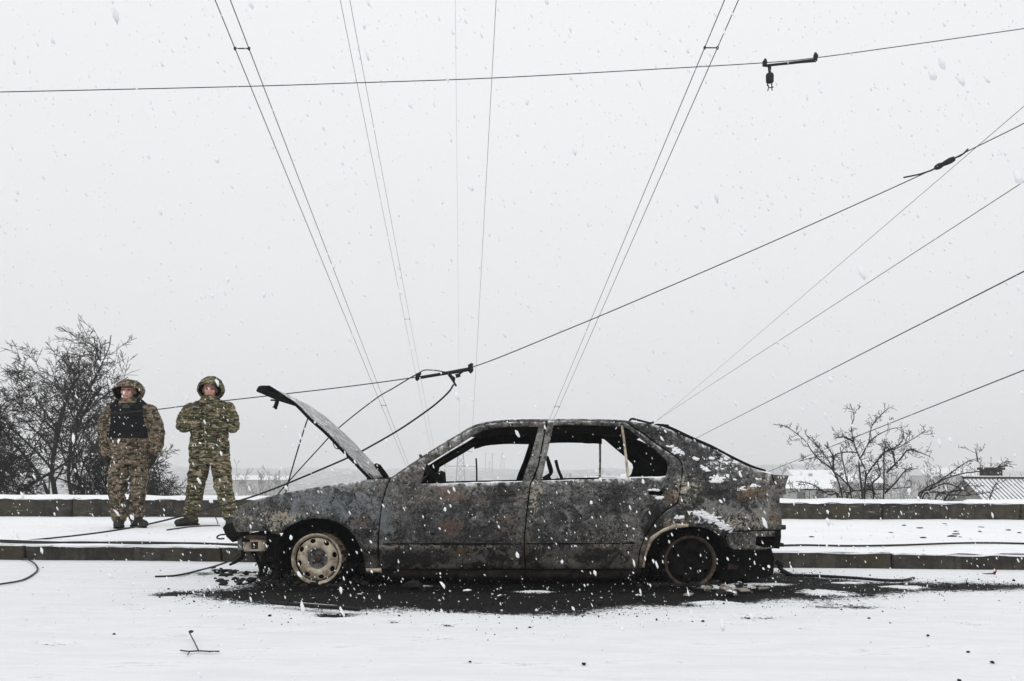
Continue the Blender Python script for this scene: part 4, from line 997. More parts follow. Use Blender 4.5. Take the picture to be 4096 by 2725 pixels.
def head(f, c, name='body', turn=0.0, mb=None):
    """skull, jaw, nose, brow, lips and ears as pieces of the body"""
    k = 1.0; Rz = Matrix.Rotation(turn, 3, 'Z')
    def P(x, y, z): return c + Rz @ Vector((x, y, z))
    ell(mb, P(0, .012, .022), (.076, .092, .098)); ell(mb, P(0, -.018, -.035), (.064, .072, .074)); ell(mb, P(0, -.052, -.088), (.036, .032, .026))
    capsule(mb, P(0, -.088, .014), P(0, -.108, -.022), .010, .0155, n=10)
    for s_ in (-1, 1):
        ell(mb, P(.028*s_, -.078, .030), (.026, .018, .012)); ell(mb, P(.040*s_, -.066, -.018), (.022, .022, .022)); ell(mb, P(.078*s_, .015, -.005), (.012, .02, .03))
        ell(mb, P(.011*s_, -.098, -.024), (.010, .011, .008))
    ell(mb, P(0, -.086, -.053), (.022, .013, .008)); ell(mb, P(0, -.083, -.068), (.020, .013, .008))
    return P
def face_bits(P, parent):
    for s_ in (-1, 1):
        b = MB(); ell(b, P(.030*s_, -.0835, .010), (.014, .010, .007), 10, 6); b.build('eye', M['eye'], parent, True)
        b = MB(); capsule(b, P(.014*s_, -.096, .030), P(.046*s_, -.086, .031), .005, .004, n=8, m=3); b.build('eyebrow', M['eye'], parent, True)
    b = MB(); capsule(b, P(-.021, -.0945, -.060), P(.021, -.0945, -.060), .0045, .0045, n=8, m=3); b.build('lips', M['lip'], parent, True)
def hood(f, c, rx_, ry_, rz_top, rz_bot, open_w, open_top, open_bot, mat, peak=0.0, turn=0.0, seed=1.0, brim=.0):
    """shell open towards the face; rim, outer cloth and dark lining"""
    n, m = 40, 14; V = []; Rz = Matrix.Rotation(turn, 3, 'Z')
    def ringpt(a, t):
        ca_, sa_ = math.sin(a), math.cos(a)                       # a = 0 at the top
        rim = Vector((open_w*ca_, -.10 - brim*max(0, sa_)**2, (open_top if sa_ > 0 else open_bot)*sa_))
        rim.y += .035*max(0, -sa_)
        th = math.pi*(.36+.64*t)
        full = Vector((rx_*ca_*math.sin(th), -ry_*math.cos(th)*.95+.01, (rz_top if sa_ > 0 else rz_bot)*sa_*math.sin(th) + peak*max(0, sa_)*math.sin(th)))
        w = min(1, t*4.5); w = w*w*(3-2*w)
        q = rim.lerp(full, w)
        q += q.normalized()*(.009*mnoise.noise(Vector((q.x*22+seed, q.y*22, q.z*26))))
        return q
    for j in range(m+1):
        for i in range(n): V.append(c + Rz @ ringpt(2*math.pi*i/n, j/m))
    F = [(j*n+i, j*n+(i+1) % n, (j+1)*n+(i+1) % n, (j+1)*n+i) for j in range(m) for i in range(n)]
    N = len(V); V += [c + (v-c)*.945 + Vector((0, .004, 0)) for v in V]
    F2 = [tuple(q+N for q in reversed(g)) for g in F]; F3 = [((i+1) % n, i, i+N, (i+1) % n+N) for i in range(n)]
    o = mesh('hood', V, F+F2+F3, [mat, M['lining']], f.o, True, [0]*len(F)+[1]*len(F2)+[0]*len(F3))
    bm = bmesh.new(); bm.from_mesh(o.data); bmesh.ops.recalc_face_normals(bm, faces=bm.faces); bm.to_mesh(o.data); bm.free()
    return o
def hand(f, wrist, tip_dir, side_, palm_n, mat, name='glove', curl=.5):
    """palm, four unequal bent fingers, thumb from the side of the palm"""
    b = MB(); d = Vector(tip_dir).normalized(); nrm = Vector(palm_n).normalized(); lat = d.cross(nrm).normalized()*side_
    w = Vector(wrist); pc = w + d*.05
    capsule(b, w, w+d*.05, .032, .036, .6, 12, 4); capsule(b, pc-lat*.018+d*.02, pc+lat*.018+d*.02, .025, .025, .7, 12, 4)
    for i, L in enumerate((.072, .082, .076, .06)):
        base = w + d*.085 + lat*(.030-.020*i); k1 = base + (d+nrm*.25*curl).normalized()*L*.45; k2 = k1 + (d+nrm*1.2*curl).normalized()*L*.33; k3 = k2 + (d*.4+nrm*1.5*curl).normalized()*L*.28
        for a_, b_, r0, r1 in ((base-d*.02, k1, .0115, .011), (k1, k2, .011, .010), (k2, k3, .010, .009)): capsule(b, a_, b_, r0, r1, 1, 8, 3)
    tb = w + d*.03 + lat*.032; t1 = tb + (lat*.9+d*.9+nrm*.3).normalized()*.04; t2 = t1 + (d+nrm*.5).normalized()*.032
    capsule(b, tb-lat*.01, t1, .014, .0125, 1, 8, 3); capsule(b, t1, t2, .0125, .010, 1, 8, 3)
    return vox(b, name, .0055, mat, f.o, 1)
def boot(f, ankle, toe_dir, L=.27):
    d = Vector((toe_dir[0], toe_dir[1], 0)).normalized(); a = Vector(ankle); b = MB()
    g = Vector((a.x, a.y, 0)); heel = g - d*.055; toe = g + d*(L-.085)
    capsule(b, (a.x, a.y, a.z+.06), (a.x, a.y, .10), .066, .060, 1, 14, 4); capsule(b, heel+Vector((0, 0, .055)), g+d*.06+Vector((0, 0, .062)), .048, .050, 1, 14, 4)
    capsule(b, g+d*.03+Vector((0, 0, .06)), toe+Vector((0, 0, .045)), .052, .043, 1, 14, 4)
    b.V = [(x, y, max(z, .016)) for x, y, z in b.V]
    o = vox(b, 'boot', .009, M['boot'], f.o, 2, .003, (40, 40, 60))
    s_ = MB(); lat = Vector((-d.y, d.x, 0)); V = []
    prof = [(-.10, .036), (-.07, .046), (.0, .040), (.07, .050), (.13, .048), (.175, .036), (L-.06, .012)]
    out = [g+d*x+lat*w for x, w in prof] + [g+d*x-lat*w for x, w in reversed(prof)]
    n = len(out); V = [(p.x, p.y, -.002) for p in out] + [(p.x, p.y, .024) for p in out]
    s_.add(V, [tuple(range(n-1, -1, -1)), tuple(range(n, 2*n))] + [(i, (i+1) % n, (i+1) % n+n, i+n) for i in range(n)]); s_.build('sole', M['lining'], o)
    for q in range(4):
        z = .085+.028*q; c = Vector((a.x, a.y, z)) + d*(.075-.022*q*.6); lb = MB(); lb.tube([c-lat*.030, c+d*.012, c+lat*.030], .004, 5); lb.build('lace', M['lining'], o)
    return o

def soldier_vest():
    f = Fig(510.5, 2110, 440, 1385, 'soldier in tan pixel camouflage with black body armour vest and gloves, hood up'); k = f.k
    hc = f(440, 246, .0)
    # body under the clothes: one continuous figure
    b = MB(); P = head(f, hc, turn=.12, mb=b)
    capsule(b, f(442, 300, .02), f(448, 360, .03), .055, .06)
    rings(b, [(f(450, y).x, .03, f(450, y).z, f.r(hw)*.86, d*.82) for y, hw, d in ((352, 95, .08), (400, 150, .11), (500, 142, .12), (620, 142, .12), (740, 150, .125), (830, 120, .11))])
    for sh, el, wr in ((f(300, 405, .03), f(243, 580, .05), f(272, 765, -.02)), (f(612, 415, .03), f(662, 590, .05), f(668, 745, -.02))):
        capsule(b, sh, el, .062, .052); capsule(b, el, wr, .052, .036); capsule(b, wr, wr+Vector((0, -.01, -.06)), .026, .020)
    for hp_, kn, an in ((f(378, 800, .02), f(354, 1050, -.03), f(370, 1330, .0)), (f(528, 800, .04), f(506, 1045, .06), f(484, 1330, .09))):
        capsule(b, hp_, kn, .080, .055); capsule(b, kn, an, .055, .040)
    body = vox(b, 'body', .0085, M['skin'], f.o, 2); face_bits(P, body)
    # trousers
    b = MB(); rings(b, [(f(452, y).x, .03, f(452, y).z, f.r(hw), d) for y, hw, d in ((700, 150, .13), (780, 160, .14), (820, 158, .135), (850, 140, .115))])
    for hp_, kn, an, r0 in ((f(372, 830, .02), f(352, 1060, -.03), f(368, 1298, .0), 82), (f(532, 830, .04), f(508, 1050, .06), f(482, 1290, .09), 76)):
        capsule(b, hp_, kn, f.r(r0), f.r(66)); capsule(b, kn, an, f.r(65), f.r(56)); capsule(b, an, an+Vector((0, 0, -.015)), f.r(58), f.r(55))
    vox(b, 'trousers', .009, M['camo1'], f.o, 2, .016, (16, 16, 30), 3)
    # jacket
    b = MB(); rings(b, [(f(452, y).x, .03, f(452, y).z, f.r(hw), d) for y, hw, d in ((328, 62, .075), (352, 118, .10), (392, 165, .125), (470, 168, .145), (600, 165, .15), (700, 168, .155), (790, 172, .16), (806, 172, .158))])
    for pts in (((300, 408, .03, 62), (248, 500, .04, 66), (240, 590, .045, 64), (258, 690, .01, 58), (272, 752, -.02, 50)), ((612, 418, .03, 60), (652, 510, .04, 62), (664, 600, .045, 60), (672, 690, .01, 55), (672, 742, -.02, 48))):
        for (x0_, y0_, d0, r0), (x1_, y1_, d1, r1) in zip(pts, pts[1:]): capsule(b, f(x0_, y0_, d0), f(x1_, y1_, d1), f.r(r0), f.r(r1))
    vox(b, 'jacket', .009, M['camo1'], f.o, 2, .016, (15, 15, 34), 8)
    b = MB(); rings(b, [(f(446, y).x, .015, f(446, y).z, f.r(hw), d) for y, hw, d in ((300, 66, .085), (322, 78, .10), (345, 92, .11), (360, 96, .11))]); vox(b, 'collar', .008, M['camo1'], f.o, 2, .008, (20, 20, 40), 5)
    hood(f, f(440, 248, .01), .176, .165, .145, .135, .160, .052, .128, M['camo1'], 0.0, 0.12, 2.0, .05)
    # armour vest: front and back plates, shoulder straps, side bands
    b = MB(); rings(b, [(f(455, y).x, .03, f(455, y).z, f.r(hw), d) for y, hw, d in ((372, 118, .165), (395, 132, .182), (470, 140, .190), (560, 152, .192), (628, 160, .190), (638, 158, .186))], 28, 3.2)
    for x in (352, 550):
        capsule(b, f(x, 385, -.11), f(x+(6 if x < 440 else -6), 340, -.02), .042, .040, 1, 12, 3); capsule(b, f(x+(6 if x < 440 else -6), 340, -.02), f(x, 380, .16), .040, .042, 1, 12, 3)
    v = vox(b, 'armour_vest', .009, M['vest'], f.o, 2, .005, (12, 12, 18), 1)
    for y, w in ((420, 118), (455, 122), (490, 126), (525, 130), (560, 134), (598, 140)):
        bb = MB(); bb.box(f(455, y, -.157), (f.r(w)*1.75, .012, .022), None, .001); bb.build('webbing', M['vest'], v)
    bb = MB(); bb.box(f(470, 383, -.150), (f.r(60), .016, f.r(24)), None, .002); bb.build('name_patch', M['patch'], v)
    bb = MB(); bb.box(f(455, 612, -.160), (f.r(270), .022, f.r(40)), None, .003); bb.build('waist_flap', M['vest'], v)
    hand(f, f(272, 770, -.02), (.12, -.25, -1), 1, (.9, .2, 0), M['glove'], 'glove', .6)
    hand(f, f(672, 755, -.02), (-.1, -.25, -1), -1, (-.9, .2, 0), M['glove'], 'glove', .6)
    # pouch and holster on the far thigh
    b = MB(); capsule(b, f(585, 760, .10), f(570, 880, .09), .05, .045, 1.2); vox(b, 'thigh_pouch', .009, M['vest'], f.o, 2, .004)
    b = MB(); capsule(b, f(275, 1040, .16), f(278, 1095, .16), .028, .024, 1); capsule(b, f(275, 700, .17), f(275, 1040, .16), .020, .022, 1); vox(b, 'slung_case', .009, M['vest'], f.o, 1)
    boot(f, f(372, 1335, .0), (.3, -1)); boot(f, f(490, 1330, .09), (.85, -.75), .28)
    return f
def soldier_plain():
    f = Fig(835.7, 2104, 1120, 1375, 'soldier in green woodland camouflage suit with hands tucked into the jacket'); k = f.k
    hc = f(1124, 240, .0)
    b = MB(); P = head(f, hc, turn=.28, mb=b)
    capsule(b, f(1122, 290, .02), f(1118, 360, .03), .055, .06)
    rings(b, [(f(1115, y).x, .03, f(1115, y).z, f.r(hw)*.86, d*.82) for y, hw, d in ((350, 110, .08), (400, 160, .11), (500, 142, .12), (620, 140, .12), (740, 150, .125), (830, 120, .11))])
    for sh, el, wr in ((f(960, 400, .03), f(900, 530, .03), f(1020, 525, -.08)), (f(1270, 400, .03), f(1306, 540, .03), f(1210, 525, -.08))):
        capsule(b, sh, el, .062, .052); capsule(b, el, wr, .052, .036); capsule(b, wr, wr+Vector((.03 if wr.x < 0 else -.03, 0, -.02)), .034, .03)
    for hp_, kn, an in ((f(1050, 800, .03), f(1012, 1060, 0), f(962, 1320, .03)), (f(1190, 800, .03), f(1248, 1060, 0), f(1290, 1310, .03))):
        capsule(b, hp_, kn, .092, .064); capsule(b, kn, an, .06, .042)
    body = vox(b, 'body', .0085, M['skin'], f.o, 2); face_bits(P, body)
    b = MB(); rings(b, [(f(1115, y).x, .03, f(1115, y).z, f.r(hw), d) for y, hw, d in ((700, 150, .13), (780, 160, .14), (830, 158, .135), (858, 140, .115))])
    for hp_, kn, an, r0 in ((f(1036, 815, .03), f(1010, 1060, -.01), f(960, 1280, .03), 84), (f(1200, 815, .03), f(1246, 1060, -.01), f(1288, 1270, .03), 82)):
        capsule(b, hp_, kn, f.r(r0), f.r(70)); capsule(b, kn, an, f.r(68), f.r(60)); capsule(b, an, an+Vector((0, 0, -.02)), f.r(62), f.r(56))
    vox(b, 'trousers', .009, M['camo2'], f.o, 2, .016, (16, 16, 30), 13)
    b = MB(); rings(b, [(f(1114, y).x, .03, f(1114, y).z, f.r(hw), d) for y, hw, d in ((318, 62, .08), (340, 125, .10), (372, 172, .125), (450, 165, .145), (560, 152, .15), (650, 154, .15), (720, 160, .155), (782, 166, .16), (792, 165, .158))])
    for pts in (((958, 400, .03, 60), (915, 470, .03, 64), (898, 530, .02, 60), (945, 540, -.08, 52), (1040, 528, -.11, 44)), ((1270, 400, .03, 58), (1298, 480, .03, 60), (1308, 540, .02, 56), (1280, 545, -.08, 50), (1200, 528, -.11, 44))):
        for (x0_, y0_, d0, r0), (x1_, y1_, d1, r1) in zip(pts, pts[1:]): capsule(b, f(x0_, y0_, d0), f(x1_, y1_, d1), f.r(r0), f.r(r1))
    j = vox(b, 'jacket', .009, M['camo2'], f.o, 2, .016, (14, 14, 32), 21)
    bb = MB(); bb.tube([f(1120, y, -.148+.012*math.sin(y*.02)) for y in range(350, 790, 40)], .009, 5); bb.build('zip_flap', M['camo2'], j)
    for x in (1035, 1195):
        bb = MB(); bb.box(f(x, 705, -.135), (f.r(92), .03, f.r(52)), None, .004); bb.build('pocket_flap', M['camo2'], j)
        bb = MB(); bb.box(f(x, 440, -.128), (f.r(95), .03, f.r(80)), None, .004); bb.build('chest_pocket', M['camo2'], j)
    b = MB(); rings(b, [(f(1122, y).x, .0, f(1122, y).z, f.r(hw), d) for y, hw, d in ((288, 56, .098), (305, 68, .11), (330, 80, .115), (350, 92, .115))]); vox(b, 'collar', .008, M['camo2'], f.o, 2, .006, (20, 20, 40), 5)
    hood(f, f(1128, 238, .01), .160, .165, .150, .125, .138, .072, .105, M['camo2'], .022, .16, 9.0, .03)
    hand(f, f(1040, 530, -.075), (1, .15, -.25), -1, (0, 1, 0), M['glove'], 'glove', .5); hand(f, f(1200, 530, -.075), (-1, .15, -.25), 1, (0, 1, 0), M['glove'], 'glove', .5)
    boot(f, f(962, 1325, .03), (-.6, -1)); boot(f, f(1292, 1318, .03), (.25, -1))
    return f
soldier_vest(); soldier_plain()
# ================================================================== bare trees and bushes
class Segs:
    def __init__(s): s.a, s.b, s.ra, s.rb = [], [], [], []
    def line(s, P, r0, r1):
        n = len(P)-1
        for i in range(n):
            s.a.append(tuple(P[i])); s.b.append(tuple(P[i+1])); s.ra.append(r0+(r1-r0)*i/n); s.rb.append(r0+(r1-r0)*(i+1)/n)
    def build(s, name, mat, parent, sides=4):
        a, b = np.array(s.a), np.array(s.b); d = b-a; L = np.linalg.norm(d, axis=1, keepdims=True)+1e-9; d /= L
        b = b + d*np.minimum(L*.08, .01)
        ref = np.where(np.abs(d[:, 2:3]) < .9, np.array([[0, 0, 1.]]), np.array([[1., 0, 0]]))
        u = np.cross(d, ref); u /= np.linalg.norm(u, axis=1, keepdims=True); v = np.cross(d, u)
        n = len(a); V = np.empty((n, 2*sides, 3)); ra, rb = np.array(s.ra)[:, None], np.array(s.rb)[:, None]
        for k in range(sides):
            t = 2*math.pi*k/sides; o = u*math.cos(t)+v*math.sin(t); V[:, k] = a+o*ra; V[:, sides+k] = b+o*rb
        F = []
        for k in range(sides): k2 = (k+1) % sides; F.append([k, k2, sides+k2, sides+k])
        F = (np.array(F)[None] + (np.arange(n)*2*sides)[:, None, None]).reshape(-1, 4)
        me = bpy.data.meshes.new(name); me.vertices.add(n*2*sides); me.vertices.foreach_set('co', V.ravel())
        me.loops.add(F.size); me.loops.foreach_set('vertex_index', F.ravel().astype(np.int32))
        me.polygons.add(len(F)); me.polygons.foreach_set('loop_start', np.arange(0, F.size, 4, dtype=np.int32)); me.update(calc_edges=True)
        return link(name, me, mat, parent)
def grow(rr, trunk, twigs, p, d, L, r, depth, up=.25, spread=.8, curl=.35, dens=1.0, lim=None, nk=None):
    """one wandering branch and its children"""
    n = max(3, int(L/.09)); P = [p.copy()]; q = p.copy(); dd = d.normalized(); st = L/n
    for i in range(n):
        dd = (dd + Vector((rr.gauss(0, 1), rr.gauss(0, 1), rr.gauss(0, 1)))*curl*.22 + Vector((0, 0, up*.10))).normalized()
        q = q + dd*st; P.append(q.copy())
    rm = .0036 if depth > 3 else .005
    (trunk if depth < 2 else twigs).line(P, r, max(rm, r*.5))
    if depth >= 5 or L < .16: return
    m = int((nk or (8, 8, 6, 5, 3))[depth]*dens*rr.uniform(.8, 1.2)) or 1
    for c in range(m):
        t = (.22 if depth else .30)+(.78 if depth else .70)*(c+rr.random())/m; i = min(n-1, int(t*n)); base = P[i]; dirn = (P[i+1]-P[i]).normalized()
        a = rr.uniform(0, 2*math.pi); o = dirn.orthogonal().normalized(); o = Matrix.Rotation(a, 3, dirn) @ o
        nd = (dirn*rr.uniform(.5, 1.0)+o*spread*rr.uniform(.6, 1.2)).normalized()
        Lc = L*rr.uniform(.40, .68)*(1.15-.45*t)
        if lim and not lim(base+nd*Lc*1.15): continue
        grow(rr, trunk, twigs, base, nd, Lc, max(rm, r*(1-.5*t)*rr.uniform(.42, .6)), depth+1, up, spread, curl, dens, lim, nk)
def tree(base, stems, label, seed, dens=1.0, up=.25, r=.07, group=None, lim=None, name='bare_tree'):
    rr = random.Random(seed); o = tag(empty(name, base), label, 'tree', group); tk, tw = Segs(), Segs()
    for (dx, dy, dz, L, k) in stems: grow(rr, tk, tw, Vector((0, 0, 0)), Vector((dx, dy, dz)), L, r*k, 0, up, .8, .4, dens, lim)
    tk.build('trunk', M['bark'], o, 6); tw.build('crown', M['bark'], o, 3); return o, len(tw.a)
g = 'bare trees behind the parapet'
def gnd(x, y): return Vector((x, y, float(np.interp(y, gys, gprof))-.1))
p = at(270, 1990, 16.0); A = gnd(p.x, 16.0)
tree(A, [(-.15, 0, 1, 3.5, 1.0), (.22, .1, 1, 3.5, .8), (-.55, .1, 1, 2.9, .7), (.55, -.1, .9, 2.5, .75), (.05, .2, 1, 3.4, .7), (.8, .1, .6, 1.9, .6), (-.9, 0, .7, 2.5, .6)], 'tall bare bush-like tree with dense dark twigs behind the vested soldier', 11, .95, .10, .055, g, lim=lambda v: v.x < 1.15+max(0, 3.4-v.z)*.45 and v.z < 4.5)
p = at(-130, 1990, 16.6); A = gnd(p.x, 16.6)
tree(A, [(-.2, 0, 1, 3.2, 1.0), (.3, .1, 1, 3.0, .8), (.6, -.1, .8, 2.6, .7), (-.5, .1, .8, 2.4, .6)], 'bare tree standing at the outer end of the parapet beside the taller one', 5, .95, .10, .05, g)
p = at(440, 1990, 15.4); A = gnd(p.x, 15.4)
tree(A, [(.15, 0, 1, 1.7, 1.0), (.5, .1, .8, 1.6, .8), (-.25, .1, 1, 1.7, .8), (.8, 0, .5, 1.3, .7)], 'low bare shrub with fine drooping twigs between the two soldiers', 21, .9, -.06, .034, g, lim=lambda v: v.x < 1.42 and v.z < 2.75-.55*max(0, v.x))

# bush on the right: stems traced, spurs grown
def rb(x, y): return 3050+.4438*x, 1580+.4438*y
def traced(name, label, stems, Y, seed, r0, spur=1.0, depth_sp=.35, low=0, group=None):
    rr = random.Random(seed); bse = at(*rb(stems[0][0][0], 950), Y); o = tag(empty(name, (bse.x, Y, gnd(bse.x, Y).z)), label, 'bush', group)
    tk, tw = Segs(), Segs(); off = Vector((bse.x, Y, gnd(bse.x, Y).z))
    def spurs(P, dens, L0, lev):
        for i in range(1, len(P)):
            seg = P[i]-P[i-1]; k = seg.length*dens; k = int(k)+(rr.random() < k-int(k))
            for _ in range(k):
                b_ = P[i-1].lerp(P[i], rr.random()); dd = seg.normalized()
                nd = (dd*rr.uniform(.1, .9)+Matrix.Rotation(rr.uniform(0, 6.28), 3, dd) @ dd.orthogonal()*rr.uniform(.5, 1)+Vector((0, 0, .25))).normalized()
                L = L0*rr.uniform(.35, 1.3); Q = [b_]
                for s_ in range(4): nd = (nd+Vector((rr.gauss(0, .2), rr.gauss(0, .2), rr.gauss(0, .2)+.04))).normalized(); Q.append(Q[-1]+nd*L/4)
                tw.line(Q, .0045 if lev == 0 else .0035, .0028)
                if lev < 2: spurs(Q, dens*1.3, L0*.45, lev+1)
                else: tw.line([Q[-1], Q[-1]+nd*.012], .005, .004)
    for k, st in enumerate(stems):
        dy = rr.uniform(-depth_sp, depth_sp); n = len(st); pts = [at(*rb(x, y), Y+dy*(i/(n-1))) - off for i, (x, y) in enumerate(st)]
        if st[0][1] > 900: pts = [Vector((pts[0].x*.8, pts[0].y, 0))] + pts
        P = spline(pts, 5); tk.line(P, r0*rr.uniform(.7, 1.05), .0055); spurs(P, 13*spur, .20, 0)
    tk.build('stems', M['bark'], o, 6); tw.build('twigs', M['bark'], o, 3); return o
traced('bare_bush', 'upright bare bush with knobbly twigs behind the parapet beside the car boot',
    [[(920, 930), (930, 700), (900, 620), (840, 480), (800, 300), (825, 200), (790, 80)], [(900, 930), (870, 620), (900, 540), (960, 420), (990, 270), (1110, 140)], [(1090, 930), (1095, 700), (1095, 520), (1120, 470), (1180, 495), (1350, 400), (1470, 320)],
     [(1100, 890), (1200, 790), (1280, 690), (1350, 650)], [(720, 930), (640, 690), (520, 590), (440, 500), (380, 410), (220, 290), (100, 265)], [(800, 920), (760, 760), (710, 530), (700, 470)], [(820, 860), (700, 740), (640, 690), (600, 600), (500, 470), (400, 370)],
     [(930, 740), (960, 690), (1100, 520), (1200, 470), (1265, 400), (1270, 320)], [(1120, 700), (1240, 580), (1320, 490), (1420, 520), (1510, 555)], [(950, 440), (1000, 390), (1060, 350), (1150, 310), (1220, 295)], [(700, 930), (560, 870), (420, 850), (230, 880)], [(850, 520), (760, 515), (680, 530), (600, 560), (480, 560), (330, 600)],
     [(1000, 930), (960, 820), (930, 720)], [(1010, 900), (990, 800), (1060, 720), (1040, 590), (1130, 470)], [(820, 420), (740, 380), (670, 380)], [(640, 690), (630, 540), (560, 450)], [(1200, 640), (1170, 520), (1120, 420)], [(760, 930), (900, 860), (1100, 850), (1350, 830)], [(680, 930), (600, 900), (430, 800), (300, 780)]], 14.0, 3, .017, 1.0, .4, group='bushes behind the parapet')
traced('leaning_bush', 'bare bush leaning over sideways before the corrugated snowy roof',
    [[(1400, 930), (1500, 850), (1600, 770), (1760, 660), (1850, 600), (1950, 570)], [(1420, 925), (1600, 780), (1800, 710), (1950, 690), (2100, 660), (2170, 610), (2240, 600)], [(1500, 860), (1640, 800), (1780, 840), (1880, 900)], [(1440, 930), (1600, 880), (1750, 870), (1860, 810)], [(1940, 600), (1930, 540), (1920, 490)], [(2130, 650), (2200, 640), (2250, 645)], [(1560, 930), (1700, 900), (1850, 905), (2050, 880)], [(1650, 930), (1800, 850), (1880, 780)], [(2050, 930), (2065, 880), (2100, 800)]], 14.2, 8, .016, .9, .3, group='bushes behind the parapet')
# low scrub seen just over the wall
rr = random.Random(77)
for k, (px_, Y_) in enumerate(((3230, 15.5), (3500, 16), (3640, 15), (3800, 16), (3980, 14.6), (640, 14.5), (1190, 14.2))):
    q = at(px_, 1985, Y_); A = gnd(q.x, Y_); tk, tw = Segs(), Segs(); o = tag(empty('scrub', A), 'thin low bare scrub poking just above the snowy parapet', 'shrub', 'scrub along the parapet')
    H = (.75-A.z)*(.62 if k < 5 else .32)
    for s_ in range(7 if k < 5 else 3): grow(rr, tk, tw, Vector((rr.uniform(-.4, .4), rr.uniform(-.2, .2), 0)), Vector((rr.uniform(-.5, .5), 0, 1)), H*rr.uniform(.6, 1.0), .007, 2, .2, .8, .4, .9)
    if tk.a: tk.build('stems', M['bark'], o, 4)
    if tw.a: tw.build('twigs', M['bark'], o, 3)
# ================================================================== valley: house roof, far houses, pylons
def house_corrugated():
    c = at(4440, 1917, 28.0); o = empty('house', (c.x, 28.0, -3.4)); tag(o, 'low house with a snow-dusted corrugated roof and stub chimney behind the leaning bush', 'house')
    o.rotation_euler = (0, 0, R(-6)); W_, D_, zr = 9.0, 4.2, c.z+3.4; nx = int(W_/.022); V, F = [], []
    e0 = zr-1.75
    for sgn in (-1, 1):
        n0 = len(V)
        for i in range(nx+1):
            x = -W_/2+W_*i/nx; h = .022*math.sin(x*2*math.pi/.13)
            V.append((x, 0, zr+h)); V.append((x, sgn*D_, e0+h))
        for i in range(nx): a = n0+2*i; F.append((a, a+1, a+3, a+2) if sgn > 0 else (a, a+2, a+3, a+1))
    t = NT('corrugated_snow'); co = t.coord(); wv = t.math('SINE', t.math('MULTIPLY', t.n('ShaderNodeSeparateXYZ').outputs[0], 1))
    sx = [n for n in t.t.nodes if n.type == 'SEPXYZ'][0]; t.l(co, sx.inputs[0])
    m_ = t.math('SINE', t.math('MULTIPLY', sx.outputs[0], 2*math.pi/.13)); nz = t.noise(co, 2.5, 5)
    f_ = t.rng(t.math('ADD', m_, t.math('MULTIPLY', t.math('SUBTRACT', nz, .5), 1.6)), .15, .75)
    mt = t.fin(t.mix(f_, (.80, .81, .83), (.17, .175, .18)), .85, 0, .2)
    roof = mesh('roof', V, F, mt, o)
    b = MB(); b.tube([(-W_/2, 0, zr+.04), (W_/2, 0, zr+.04)], .05, 8); b.build('ridge_cap', M['concrete'], roof)
    b = MB(); b.box((-3.5, .3, zr+.12), (.55, .4, .36)); b.box((-3.5, .3, zr+.32), (.68, .5, .08)); b.build('chimney', M['concrete'], roof)
    b = MB(); b.box((0, 0, e0/2), (W_-.6, 2*D_-.7, e0)); b.build('wall', M['house'], o)
    b = MB(); V = [(-W_/2+.3, -D_+.35, e0), (-W_/2+.3, D_-.35, e0), (-W_/2+.3, 0, zr-.1)]; b.add(V, [(0, 1, 2)]); b.build('gable', M['house'], o); b = MB(); b.add([(v[0]+W_-.6, v[1], v[2]) for v in V], [(0, 1, 2)]); b.build('gable', M['house'], o)
    for s_ in (-2.5, 0, 2.5): b = MB(); b.box((s_, -D_+.34, e0*.5), (.9, .06, 1.0)); b.build('window', M['dark'], o)
house_corrugated()
def gz(x, y):
    j = int(np.argmin(abs(Yg[:, 0]-y))); i = int(np.argmin(abs(Xg[j]-x))); return float(Zg[j, i])
def far_house(px, py, Y, w, d, h, rz, label):
    c = at(px, py, Y); z0 = min(gz(c.x, Y), c.z-h*1.5)-1; zt = c.z; o = empty('far_house', (c.x, Y, z0), rz); tag(o, label, 'house', 'far houses in the mist')
    H = zt-z0-h*.45; b = MB(); b.box((0, 0, H/2), (w, d, H)); b.build('wall', M['house'], o)
    e = .5; b = MB(); V = [(-w/2-e, -d/2-e, H-.1), (w/2+e, -d/2-e, H-.1), (w/2+e, d/2+e, H-.1), (-w/2-e, d/2+e, H-.1), (-w/2-e, 0, H+h*.45), (w/2+e, 0, H+h*.45)]
    b.add(V, [(0, 1, 5, 4), (2, 3, 4, 5), (0, 4, 3), (1, 2, 5)]); r_ = b.build('roof', M['snow'], o); b = MB(); b.box((w*.2, .3, H+h*.42), (.7, .7, 1.4)); b.build('chimney', M['house'], r_)
    for s_ in (-.28, .05, .33): b = MB(); b.box((w*s_, -d/2-.02, H-1.3), (w*.12, .1, 1.3)); b.build('window', M['dark'], o)
far_house(3265, 1880, 210, 14, 9, 6, .2, 'pale misty house with a gable roof beyond the upright bush')
far_house(3190, 1905, 170, 12, 8, 5, -.3, 'small snow-roofed house in mist low behind the car boot')
far_house(3790, 1872, 420, 30, 14, 8, .1, 'long pale block dissolving in mist above the leaning bush')
far_house(3420, 1895, 270, 16, 9, 6, .4, 'misty house half hidden by the stems of the upright bush')
far_house(2440, 1905, 420, 24, 8, 5, .1, 'faint snowy house seen through the rear side window')
far_house(2560, 1897, 340, 14, 7, 4, -.2, 'faint gabled house seen past the rear window divider')
far_house(1040, 1902, 380, 24, 8, 4, .15, 'faint low house in mist between soldier and raised bonnet')
